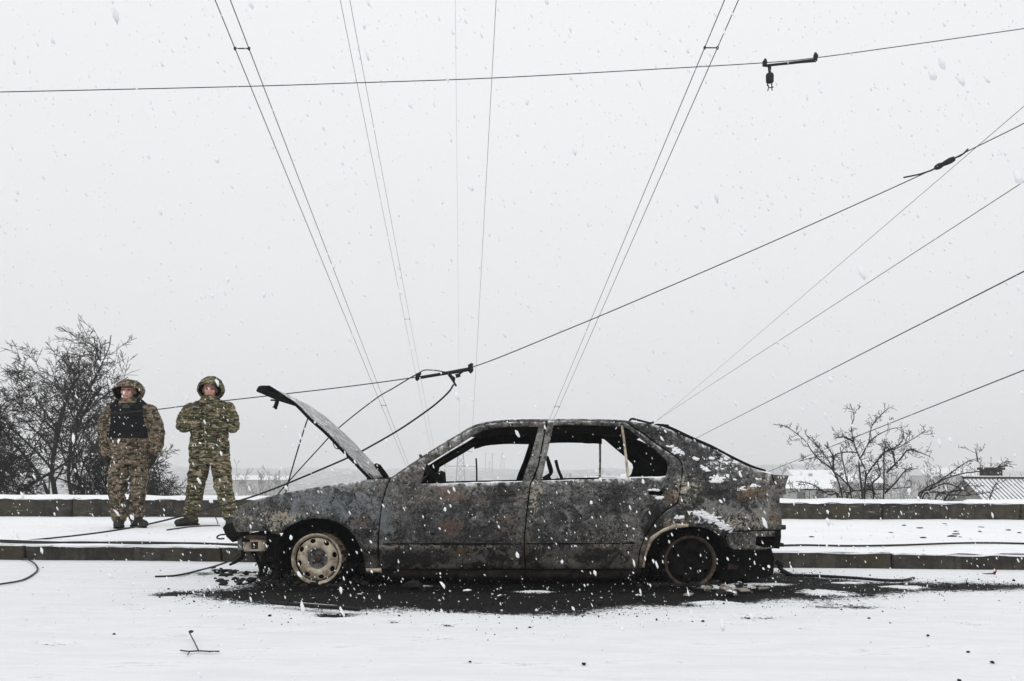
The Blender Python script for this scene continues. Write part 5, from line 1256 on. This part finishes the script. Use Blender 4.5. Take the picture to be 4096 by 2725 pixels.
# far woods: loose crowns on the hillside
rr = random.Random(12)
for k, (px_, py_, Y_) in enumerate(((3100, 1876, 260), (3330, 1880, 240), (3560, 1885, 300), (3700, 1886, 210), (3900, 1890, 320), (4030, 1893, 280), (980, 1893, 300), (1130, 1900, 360), (2250, 1902, 360), (2360, 1904, 320), (1060, 1905, 240), (3200, 1890, 230), (3480, 1888, 260), (3620, 1892, 240), (3980, 1890, 250))):
    c = at(px_, py_, Y_); z0 = gz(c.x, Y_); Ht = max(3, c.z-z0); o = tag(empty('far_tree', (c.x, Y_, z0)), 'far bare tree fading into the mist of the valley', 'tree', 'far trees in the mist'); tk, tw = Segs(), Segs()
    for s_ in range(3): grow(rr, tk, tw, Vector((rr.uniform(-.3, .3), 0, 0)), Vector((rr.uniform(-.3, .3), rr.uniform(-.2, .2), 1)), Ht*rr.uniform(.7, .95), .12, 1, .3, .7, .3, .55)
    for s_ in (tk, tw): s_.ra = [max(x, .05) for x in s_.ra]; s_.rb = [max(x, .05) for x in s_.rb]
    tk.build('trunk', M['bark'], o, 4); tw.build('crown', M['bark'], o, 3)
# pylons
def pylon(px, ptop, Y, H, wb, wt, arms, label, r=.10, name='pylon'):
    t = at(px, ptop, Y); z0 = t.z-H; o = tag(empty(name, (t.x, Y, z0)), label, 'pylon', 'lattice pylons in the mist'); b = MB()
    def w(z): return wb+(wt-wb)*min(1, z/(H*.86)) if z < H*.86 else wt*(1-(z-H*.86)/(H*.14))
    zs = [0]; 
    while zs[-1] < H*.97: zs.append(min(H, zs[-1]+max(1.2, w(zs[-1])*1.1)))
    for i in range(len(zs)-1):
        a, c = w(zs[i])/2, w(zs[i+1])/2
        C = [(-1, -1), (1, -1), (1, 1), (-1, 1)]
        for k in range(4):
            p, q = C[k], C[(k+1) % 4]
            b.tube([(p[0]*a, p[1]*a, zs[i]), (p[0]*c, p[1]*c, zs[i+1])], r, 4, False)
            b.tube([(p[0]*a, p[1]*a, zs[i]), (q[0]*c, q[1]*c, zs[i+1])], r*.6, 3, False); b.tube([(q[0]*a, q[1]*a, zs[i]), (p[0]*c, p[1]*c, zs[i+1])], r*.6, 3, False)
    b.build('tower', M['steel'], o)
    for z, L in arms:
        b = MB()
        for s_ in (-1, 1):
            b.tube([(0, 0, z), (s_*L, 0, z)], r*.8, 4); b.tube([(0, 0, z+.9), (s_*L, 0, z)], r*.6, 4)
            for k in (.35, .7): b.tube([(s_*L*k, 0, z), (s_*L*k, 0, z+.9*(1-k))], r*.5, 3)
        b.build('crossarm', M['steel'], o)
        for s_ in (-.95, .95): b = MB(); b.tube([(s_*L, 0, z), (s_*L, 0, z-1.4)], r*.7, 4); b.build('insulator', M['steel'], o)
pylon(1843, 1735, 640, 64, 9.6, 3.4, ((40, 11), (51, 8.5)), 'near lattice pylon seen through the front door window', .24)
pylon(2010, 1803, 1050, 73, 12.5, 3.4, ((26, 20), (47, 16.5)), 'faint lattice pylon with two wide crossarms in mist', .24)
for px_, pt, Y_, H_ in ((1970, 1812, 860, 58), (1942, 1810, 1000, 60), (1780, 1850, 560, 32), (1958, 1845, 950, 40)):
    t = at(px_, pt, Y_); o = tag(empty('utility_pole', (t.x, Y_, t.z-H_)), 'thin utility pole fading into mist behind the front door window', 'pole', 'utility poles in the mist')
    b = MB(); b.tube([(0, 0, 0), (0, 0, H_)], [.5, .35], 6); b.build('pole', M['steel'], o); b = MB(); b.box((0, 0, H_-1.2), (4.5, .25, .25)); b.build('crossarm', M['steel'], o)
# ================================================================== wires
def wire(label, pts, r, mat='wire', name='wire', group=None, n=10, wob=0.0, parent=None, cat='wire'):
    P = spline(pts, n)
    if wob: P = [p + Vector((0, 0, wob*mnoise.noise(Vector((i*.35, r*1000, 2))))) for i, p in enumerate(P)]
    b = MB(); b.tube(P, r, 6); o = b.build(name, M[mat], parent, True)
    return tag(o, label, cat, group) if not parent else o
def hv(label, p0, Y0, p1, Y1, r, ext=1.0, sag=0.0, group=None, spacers=None):
    a, c = a2(*p0, Y0), a2(*p1, Y1); d = c-a; P = []
    for k in range(41):
        t = (k/40)*ext; P.append(a + d*t - Vector((0, 0, sag*4*t*(1-min(t, 1)))))
    b = MB(); b.tube(P, r, 5); return tag(b.build('conductor', M['galv'], None, True), label, 'cable', group), a, d, sag
pairs = (((495, 0), (933, 1068), (530, 0), (939, 1066), 25, 110, 'twin bundle conductor rising over the raised bonnet', .015, (115, 935)),
         ((783, 0), (992, 1035), (805, 0), (999, 1032), 34, 135, 'thin twin conductor rising above the bonnet hinge', .011, (736,)),
         ((1668, 0), (1266, 962), (1700, 0), (1276, 962), 25, 76, 'twin bundle conductor rising from behind the car roof', .015, (108, 936)))
for (q0, q1, q2, q3, Y0, Y1, lb, r, sps) in pairs:
    short = lb; lb2 = lb+', the one further from the soldiers'; lb = lb+', the one nearer the soldiers'
    _, a, d, _s2 = hv(lb, q0, Y0, q1, Y1, r, 1.25, 0, 'conductors of the twin bundles'); _, a_, d_, _ = hv(lb2, q2, Y0, q3, Y1, r, 1.25, 0, 'conductors of the twin bundles')
    for py in sps:                       # spacer bars clamp the two conductors
        def solve(a, d):
            lo, hi = 0.0, 1.2
            for _ in range(50):
                t = (lo+hi)/2; p = a+d*t; row = HY + (CAMH-p.z)/p.y*FPX
                lo, hi = (t, hi) if row < py*S else (lo, t)
            return a+d*t
        A, B = solve(a, d), solve(a_, d_); o = tag(empty('spacer', (A+B)/2), f'bar spacer on the {short}, {"its upper one" if py < 300 else "its lower one"}', 'spacer'); m0 = (A+B)/2
        b = MB(); b.tube([A-m0, B-m0], r*1.3, 6); b.build('bar', M['iron'], o)
        for q in (A, B): b = MB(); b.blob(q-m0, r*3.2, 1, .1, (1, 1, 1.4)); b.build('clamp', M['iron'], o)
hv('faint single high wire, the palest of the sky wires', (1048, 0), 60, (1059, 1100), 190, .008)
hv('single dark wire climbing steeply beside the palest one', (1142, 0), 34, (1089, 965), 95, .011, 1.2)
hv('palest sloping wire at the right, crossing the insulator wire', (2380, 225), 22, (1505, 976), 80, .008, 1.0, .0)
hv('thin sloping wire reaching the roof between its two neighbours', (2380, 403), 19, (1512, 967), 62, .010, 1.0, .0)
hv('dark sloping wire meeting the car tailgate from the right', (2380, 613), 13, (1600, 1010), 42, .0115, 1.0, .0)
hv('lowest sloping wire passing behind the upright bush', (2380, 843), 15.2, (1770, 1085), 38, .0115, 1.0, .0)
# trolley span wires, broken fittings
Yw1 = 8.8
top_pts = [(-60, 213), (0, 212), (230, 207), (570, 199), (820, 191), (1130, 180), (1500, 160), (1755, 145), (1880, 133), (2120, 100), (2357, 66), (2420, 57)]
wire('long span wire crossing the whole sky carrying a hanging insulator', [a2(x, y, Yw1+.0004*(x-1100)) for x, y in top_pts], .0046)
mid = [(2420, 247), (2357, 284), (2230, 347), (2175, 375), (2100, 412), (1800, 547), (1500, 677), (1300, 761), (1088, 845), (960, 868)]
wire('slack span wire sloping down from the right to the broken clamp rod', [a2(x, y, 8.2+.0002*(x-1000)) for x, y in mid], .0052)
wire('span wire running on from the clamp rod across both soldiers', [a2(x, y, 8.25) for x, y in ((1088, 845), (960, 868), (800, 890), (620, 911), (480, 927), (350, 944), (180, 958), (0, 976), (-60, 982))], .0052)
def zf(x, y, Y=8.2): return at(1500+.3827*x, 1400+.3827*y, Y)          # fitting zoom
def zt(x, y, Y=9.05): return at(2950+.1913*x, 150+.1913*y, Y)
o = zf(440, 280); fit = tag(empty('clamp_rod', o), 'broken black clamp rod with bent plate hanging low over the car', 'fitting')
def rel(b, name, mat='iron', parent=None, base=None, sm=False):
    b.V = [tuple(Vector(v)-base) for v in b.V]; return b.build(name, M[mat], parent, sm)
b = MB(); b.tube(spline([zf(455, 292), zf(600, 268), zf(740, 245), zf(860, 228), zf(985, 205)], 4), [.016]*16+[.013], 8); rel(b, 'rod', 'iron', fit, o, True)
for pts, r in ((((450, 245), (447, 270), (440, 300)), .022), (((990, 150), (1000, 185), (1000, 215)), .026)):
    b = MB(); b.tube([zf(*p) for p in pts], [r*.7, r, r*.8], 8); b.blob(zf(*pts[2]), r*1.05, 1, .2); b.blob(zf(pts[0][0]+16, pts[0][1]+6), r*.8, 1, .2); rel(b, 'clamp', 'iron', fit, o)
V = []
for dy in (-.007, .007):
    for p in ((738, 232), (775, 232), (812, 270), (840, 290), (835, 335), (856, 368), (850, 384), (836, 378), (808, 330), (775, 285)): V.append(zf(*p)+Vector((0, dy, 0)))
b = MB(); n = 10; b.add(V, [tuple(range(n-1, -1, -1)), tuple(range(n, 2*n))]+[(i, (i+1) % n, (i+1) % n+n, i+n) for i in range(n)]); rel(b, 'bent_plate', 'iron', fit, o)
b = MB(); b.box(zf(868, 266), (.045, .03, .034), Matrix.Rotation(R(-20), 3, 'Y'), .003); b.tube([zf(880, 255), zf(930, 215), zf(985, 200)], .010, 6); rel(b, 'link', 'iron', fit, o)
wire('stiff wire looping over the clamp rod to its bent plate', [zf(x, y, 8.2) for x, y in ((385, 285), (460, 240), (525, 211), (640, 216), (735, 232))], .0058)
wire('thin cable slanting down from the clamp rod to the front wing', [zf(440, 255, 8.2), zf(385, 283, 8.2), zf(200, 395, 8.2), zf(0, 516, 8.2)]+[at(*p, 8.2) for p in ((1355, 1712), (1270, 1800), (1150, 1932), (1110, 1980), (1096, 2000))], .0062)
wire('cable sagging from the bent plate to the snow at the soldiers feet', [zf(x, y, 8.2) for x, y in ((822, 360), (808, 385), (770, 440), (660, 545), (510, 660), (260, 830), (0, 982))]+[at(*p, Y_) for p, Y_ in (((1395, 1830), 8.15), (1150*1.0 and (1150, 1934), 8.1), ((1000, 1990), 8.1), ((850, 2033), 8.15), ((700, 2072), 8.2), ((520, 2112), 8.25), ((300, 2143), 8.3), ((0, 2172), 8.4), ((-90, 2178), 8.4))], .0085)
wire('short stay wire standing up under the raised bonnet', [at(*p, 8.0) for p in ((1235, 1662), (1200, 1770), (1153, 1930), (1143, 1975), (1140, 1995))], .0062)
# top hanger with insulator
o = zt(560, 540); ft = tag(empty('hanger_rod', o), 'black hanger rod with a dangling square insulator high in the sky', 'fitting')
b = MB(); b.tube([zt(590, 595), zt(680, 580), zt(1000, 548), zt(1380, 505), zt(1640, 480)], [.014, .013, .013, .015, .018], 8); rel(b, 'rod', 'iron', ft, o, True)
for P_ in (((585, 450), (565, 530), (560, 600)), ((1630, 320), (1630, 400), (1630, 490))):
    b = MB(); b.tube([zt(*p) for p in P_], [.012, .022, .020], 8); b.blob(zt(*P_[1]), .028, 1, .25, (1, .8, 1.3)); rel(b, 'clamp', 'iron', ft, o)
b = MB(); b.tube([zt(670, 570), zt(670, 640), zt(672, 720), zt(678, 760)], [.020, .018, .014, .012], 8); rel(b, 'shackle', 'iron', ft, o)
b = MB(); Mx = Matrix.Translation(zt(675, 945)); h = .1913*195/FPX*9.05; b.lathe([(0, 0), (.036, .002), (.041, .015), (.042, h*.75), (.034, h*.95), (0, h)], Mx, 10); rel(b, 'insulator', 'iron', ft, o)
for pts in (((615, 945), (640, 1000), (650, 1050), (632, 1120)), ((720, 945), (715, 1000), (715, 1050), (725, 1110))): b = MB(); b.tube(spline([zt(*p) for p in pts], 3), .0055, 5); rel(b, 'hook', 'iron', ft, o)
b = MB(); b.tube([zt(645, 1050), zt(722, 1046)], .005, 5); b.blob(zt(735, 1040), .009); b.blob(zt(625, 1000), .009); b.blob(zt(715, 990), .009); rel(b, 'crossbar', 'iron', ft, o)
# strain insulator
def zi(x, y, Y=8.44): return at(3500+.2551*x, 500+.2551*y, Y)
o = zi(1100, 600); si = tag(empty('strain_insulator', o), 'lumpy black strain insulator strung in the slack wire at the upper right', 'insulator')
ax = (zi(1260, 520)-zi(940, 680)); Lx = ax.length; q = ax.normalized().to_track_quat('Z', 'Y').to_matrix().to_4x4(); b = MB()
b.lathe([(.004, 0), (.022, .006), (.030, .04), (.027, .065), (.020, .085), (.024, .10), (.030, Lx*.75), (.024, Lx*.93), (.004, Lx)], Matrix.Translation(zi(940, 680)) @ q, 12); rel(b, 'body', 'iron', si, o, True)
b = MB(); b.tube([zi(450, 825), zi(700, 775), zi(880, 715), zi(950, 680)], .0085, 6); rel(b, 'wire_tail', 'galv', si, o); b = MB(); b.tube([zi(1260, 515), zi(1330, 490), zi(1400, 440), zi(1460, 378)], .0085, 6); rel(b, 'wire_tail', 'galv', si, o)
# cables on the ground
zg = SW+.035
def on(px, py, z=zg): return gp(px, py, z)
for k, (pp, lb) in enumerate((([(-60, 2160), (120, 2166), (300, 2171), (520, 2169), (700, 2172), (860, 2176), (960, 2178), (1050, 2182)], 'thick black cable lying along the pavement edge left of the car front'), ([(-60, 2166), (150, 2172), (330, 2169), (560, 2174), (780, 2173), (955, 2181), (1050, 2184)], 'second black cable twisted beside the thick one on the pavement edge'))):
    wire(lb, [on(*p) for p in pp], .009, n=8, cat='cable', name='ground_cable')
wire('black cable lying along the pavement edge behind the car boot', [on(*p) for p in ((3040, 2186), (3200, 2181), (3400, 2184), (3600, 2181), (3800, 2174), (3950, 2172), (4150, 2176))], .0095, n=8, cat='cable', name='ground_cable')
def onr(px, py): p = gp(px, py, .0); z = float(roadz(np.array(p.y-KS*p.x)))+.024; return gp(px, py, z)
wire('grey wire loop curling on the road snow left of the car', [onr(*p) for p in ((-60, 2208), (20, 2216), (80, 2229), (125, 2245), (145, 2262), (150, 2280), (130, 2300), (85, 2322), (0, 2337), (-60, 2345))], .0065, 'galv', n=8, cat='cable', name='ground_cable')
wire('cable end trailing from the front bracket onto the road snow', [side_w for side_w in [at(955, 2215, 6.15), at(925, 2240, 6.2), at(870, 2262, 6.35)]]+[onr(*p) for p in ((800, 2281), (740, 2296), (690, 2304), (620, 2307))], .0075, n=8, cat='cable', name='ground_cable')
wire('black cable end lying on the ashy road behind the rear bumper', [onr(*p) for p in ((3140, 2300), (3250, 2303), (3400, 2311), (3530, 2321), (3610, 2322), (3655, 2313))], .011, n=8, cat='cable', name='ground_cable')
wire('brown stick lying on pavement snow by the plain soldiers boot', [on(*p, SW+.03) for p in ((668, 2120), (740, 2110), (810, 2104), (880, 2103))], .008, 'rust', n=5, cat='stick', name='stick')
wire('thin bent stalk sticking up from pavement snow between the plain soldiers legs', [at(*p, 10.2) for p in ((805, 2000), (840, 2034), (862, 2070), (871, 2092), (869, 2098))], .005, 'galv', n=5, cat='stalk', name='stalk')
# twig on the road
tw = [onr(x, y) for x, y in ((722, 2602), (755, 2606), (795, 2604), (830, 2606), (878, 2606))]; o = tag(empty('fallen_twig', tw[2]), 'forked bare twig lying alone on the foreground snow', 'twig')
for nm, pts, r in (('stem', tw, .0032), ('side_shoot', [onr(795, 2604), onr(775, 2573)+Vector((0, 0, .01)), onr(757, 2548)+Vector((0, 0, .02))], .0026), ('side_shoot', [onr(760, 2606), onr(750, 2620)], .0022), ('side_shoot', [onr(812, 2606), onr(822, 2604), onr(840, 2609)], .002)):
    b = MB(); b.tube([p-tw[2] for p in spline(pts, 4)], r, 5); b.build(nm, M['bark'], o)
b = MB(); c = onr(763, 2546)+Vector((0, 0, .022))-tw[2]; b.blob(c, .010, 1, .3, (1.3, .6, .7)); b.build('bud', M['bark'], o)
# black trim strip before the front wheel
s0, s1 = onr(1085, 2420), onr(1440, 2448); o = tag(empty('trim_strip', (s0+s1)/2), 'long black rubber trim strip lying at the edge of the burnt patch', 'trim'); b = MB(); m0 = (s0+s1)/2
P = [s0.lerp(s1, t)-m0+Vector((0, .006*math.sin(t*9), .004)) for t in np.linspace(0, 1, 12)]
V, F = [], []
for p in P:
    for dy, dz in ((-.014, 0), (.014, 0), (.014, .012), (.004, .020), (-.014, .014)): V.append(p+Vector((0, dy, dz)))
for i in range(11):
    for k in range(5): k2 = (k+1) % 5; F.append((i*5+k, i*5+k2, (i+1)*5+k2, (i+1)*5+k))
F += [(4, 3, 2, 1, 0), tuple(55+k for k in range(5))]; b.add(V, F); b.build('strip', M['char'], o)
b = MB(); b.tube([s0.lerp(s1, t)-m0+Vector((0, .010, .022)) for t in np.linspace(.25, .75, 20)], [.0022+.002*mnoise.noise(Vector((i*.7, 0, 0))) for i in range(20)], 5); b.build('snow_dusting', M['snow'], o)
# scraps
def scrap(name, label, cat, px, py, r, mat, sc=(1, 1, .6), sub=1, jit=.42, seed=0, group=None, ground=onr, snow=False):
    p = ground(px, py); b = MB(); b.blob((0, 0, r*sc[2]*.5), r, sub, jit, sc, seed); o = b.build(name, M[mat]); o.location = p-Vector((0, 0, .008)); o.rotation_euler = (0, 0, seed)
    tag(o, label, cat, group)
    if snow: b = MB(); b.blob((0, 0, r*sc[2]*.85), r*.72, 1, .5, (sc[0], sc[1], .45), seed+1); b.build('snow_dusting', M['snow'], o, True)
    return o
rr = random.Random(31)
for k in range(38):
    scrap('charred_fragment', 'small charred fragment in the snow before the car front', 'fragment', rr.uniform(850, 1080), 2270+rr.random()*68, rr.uniform(.009, .036), 'char', (rr.uniform(.9, 2.0), 1, rr.uniform(.35, .75)), 1, .5, k, 'charred fragments before the car front', snow=rr.random() < .35)
for k in range(20):
    scrap('slag_lump', 'lump of slag and ash beside the rear wheel', 'lump', rr.uniform(2650, 3330), 2320+rr.random()*58, rr.uniform(.012, .034), rr.choice(['char', 'char', 'stone']), (rr.uniform(1, 1.9), 1, rr.uniform(.35, .6)), 1, .35, 50+k, 'slag lumps beside the rear wheel', snow=rr.random() < .5)
for k in range(16):
    scrap('ash_clod', 'small black clod on the burnt strip below the doors', 'clod', rr.uniform(1420, 2560), 2345+rr.random()*60, rr.uniform(.010, .026), 'char', (rr.uniform(1, 1.8), 1, rr.uniform(.35, .6)), 1, .35, 90+k, 'clods below the doors', snow=rr.random() < .5)
scrap('stone', 'pale round stone under the rear wheel rim', 'stone', 2830, 2355, .026, 'stone', (1.2, 1, .7), 2, .25, 4); scrap('ash_heap', 'whitish heap of ash and snow under the front door sill', 'ash heap', 1655, 2342, .042, 'char', (1.5, .7, .6), 2, .35, 6, snow=True)
scrap('stone', 'pale flat stone beside the rear wheel', 'stone', 2905, 2357, .040, 'stone', (1.3, .8, .6), 2, .35, 5, snow=True); scrap('lump', 'snow-topped black lump below the front wheel', 'lump', 1246, 2396, .020, 'char', (1.3, 1, .7), 1, .2, 3, snow=True)
for k, (x, y) in enumerate([(405, 2285), (177, 2270), (640, 2282), (1890, 2640), (3720, 2540), (3560, 2490), (3880, 2604), (3980, 2648), (2340, 2648), (3480, 2465), (1075, 2455), (2365, 2370), (2800, 2480), (3830, 2712)]):
    scrap('pebble', 'tiny dark pebble on the open road snow', 'pebble', x+rr.uniform(-12, 12), y+rr.uniform(-4, 4), rr.uniform(.005, .010), 'char', (1.3, 1, .6), 1, .3, 120+k, 'pebbles on the road snow')
for k in range(15):
    scrap('dead_leaf', 'dark curled leaf on the pavement snow behind the car', 'leaf', rr.uniform(3230, 4080), 2092+rr.random()*62, rr.uniform(.014, .035), rr.choice(['char', 'bark', 'rust']), (rr.uniform(1.2, 2.2), 1, .35), 1, .35, 150+k, 'leaves on the pavement snow', ground=lambda x, y: on(x, y, SW+.028))
p = onr(3975, 2298); o = tag(empty('red_scrap', p), 'dark red torn scrap standing in snow at the kerb', 'scrap')
for nm, pts, r in (('stem', ((0, 0, .006), (-.06, 0, .004), (-.09, .01, .008)), .006), ('flap', ((0, 0, .0), (.015, 0, .03), (-.004, 0, .055)), .012)):
    b = MB(); b.tube([Vector(q) for q in pts], [r, r*.8, r*.2], 5); b.build(nm, M['redrag'], o)

# ================================================================== uncountable: ash crumbs, falling snow, mist
def bulk(name, C, Rr, mat, elong=None, label=None, cat=None, seed=0, ico=False):
    """many irregular grains in one mesh"""
    r = np.random.default_rng(seed); n = len(C)
    if ico:
        bm = bmesh.new(); bmesh.ops.create_icosphere(bm, subdivisions=1, radius=1); base = np.array([tuple(v.co) for v in bm.verts]); f = np.array([[v.index for v in q.verts] for q in bm.faces]); bm.free()
    else:
        base = np.array([(1, 0, 0), (-1, 0, 0), (0, 1, 0), (0, -1, 0), (0, 0, 1), (0, 0, -1)], float); f = np.array([(0, 2, 4), (2, 1, 4), (1, 3, 4), (3, 0, 4), (2, 0, 5), (1, 2, 5), (3, 1, 5), (0, 3, 5)])
    k = len(base); V = base[None]*(Rr[:, None, None])*r.uniform(.55, 1.3, (n, k, 1))
    if elong is not None:
        d, e = elong; proj = np.einsum('nij,nj->ni', V, d); V = V + (e-1)[:, None, None]*proj[..., None]*d[:, None, :]
    V = V + C[:, None, :]; F = (f[None]+(np.arange(n)*k)[:, None, None]).reshape(-1, 3); me = bpy.data.meshes.new(name)
    me.vertices.add(n*k); me.vertices.foreach_set('co', V.ravel()); me.loops.add(F.size); me.loops.foreach_set('vertex_index', F.ravel().astype(np.int32))
    me.polygons.add(len(F)); me.polygons.foreach_set('loop_start', np.arange(0, F.size, 3, dtype=np.int32)); me.update(calc_edges=True)
    return tag(link(name, me, M[mat], None, True), label, cat, None, 'stuff')
r = np.random.default_rng(4)
X = r.uniform(-3.2, 5.0, 60000); Y = r.uniform(4.3, 7.7, 60000); sdv = poly_sd(X, Y-0*X, BURN)
keep = (r.random(60000) < np.clip(.5+sdv/.5, 0, .22)) ; X, Y = X[keep], Y[keep]
Cc = np.stack([X, Y, roadz(Y-KS*X)+.004], -1); RR = r.gamma(1.6, .0016, len(X))+.0012
bulk('ash_crumbs', Cc, RR, 'char', None, 'black ash crumbs strewn over the burnt road around the car', 'ash', 3)
nsn = len(X)//7; idx = r.choice(len(X), nsn, False); Cs = Cc[idx]+r.normal(0, .03, (nsn, 3))*[1, 1, 0]+[0, 0, .004]
bulk('snow_specks', Cs, r.gamma(1.4, .0016, nsn)+.0012, 'snow', None, 'fresh snow specks settled on the burnt road around the car', 'snow', 5)
# thrown ash on the snow around the burnt patch
X = r.uniform(-4.5, 5.5, 50000); Y = r.uniform(3.4, 7.7, 50000); sdv = poly_sd(X, Y, BURN); keep = (sdv < 0) & (r.random(50000) < np.exp(sdv/.22)*.32); X, Y = X[keep], Y[keep]
Cc = np.stack([X, Y, roadz(Y-KS*X)+.014], -1); bulk('soot_flecks', Cc, r.gamma(1.6, .0014, len(X))+.001, 'char', None, 'soot flecks scattered on the snow round the burnt patch', 'soot', 7)
def flakes(n, x, y, z, seed):
    r = np.random.default_rng(seed); C = np.stack([r.uniform(*x, n), r.uniform(*y, n), r.uniform(*z, n)], -1)
    C = C[np.linalg.norm(C-np.array([0, 0, CAMH]), axis=1) > 1.3]; C = C[C[:, 2] > .03]
    # keep the cabin and body free
    inside = (abs(C[:, 0]) < 1.9) & (C[:, 1] > 5.75) & (C[:, 1] < 7.6) & (C[:, 2] < 1.3); C = C[~inside]; n = len(C)
    d = np.array([.38, .1, -.92])+r.normal(0, .16, (n, 3)); d /= np.linalg.norm(d, axis=1, keepdims=True)
    return C, np.clip(r.lognormal(math.log(.0019), .55, n), .0009, .0062), (d, r.uniform(1.5, 3.2, n))
C1 = flakes(20000, (-5.5, 5.5), (1.3, 5.9), (0, 4.6), 1); C2 = flakes(9000, (-9, 9), (5.9, 12.4), (0, 5.0), 2); C3 = flakes(9000, (-12, 12), (6, 14), (3, 8.5), 3)
bulk('falling_snow', np.concatenate([C1[0], C2[0], C3[0]]), np.concatenate([C1[1], C2[1], C3[1]]), 'flake', (np.concatenate([C1[2][0], C2[2][0], C3[2][0]]), np.concatenate([C1[2][1], C2[2][1], C3[2][1]])), 'snowflakes falling slantwise through the air', 'snow', 6, True)
# mist: one even closed volume round everything
b = MB(); b.box((0, 700, 12), (2400, 1720, 104)); hz = b.build('haze', None); hz['kind'] = 'stuff'
hm = bpy.data.materials.new('valley_mist'); hm.use_nodes = True; nt = hm.node_tree; nt.nodes.clear(); ou = nt.nodes.new('ShaderNodeOutputMaterial'); pv = nt.nodes.new('ShaderNodeVolumePrincipled')
pv.inputs['Color'].default_value = (.985, .99, .995, 1); pv.inputs['Density'].default_value = .00125; nt.links.new(pv.outputs[0], ou.inputs['Volume']); hz.data.materials.append(hm)
tag(hz, 'pale snowy mist filling the whole valley air', 'mist')
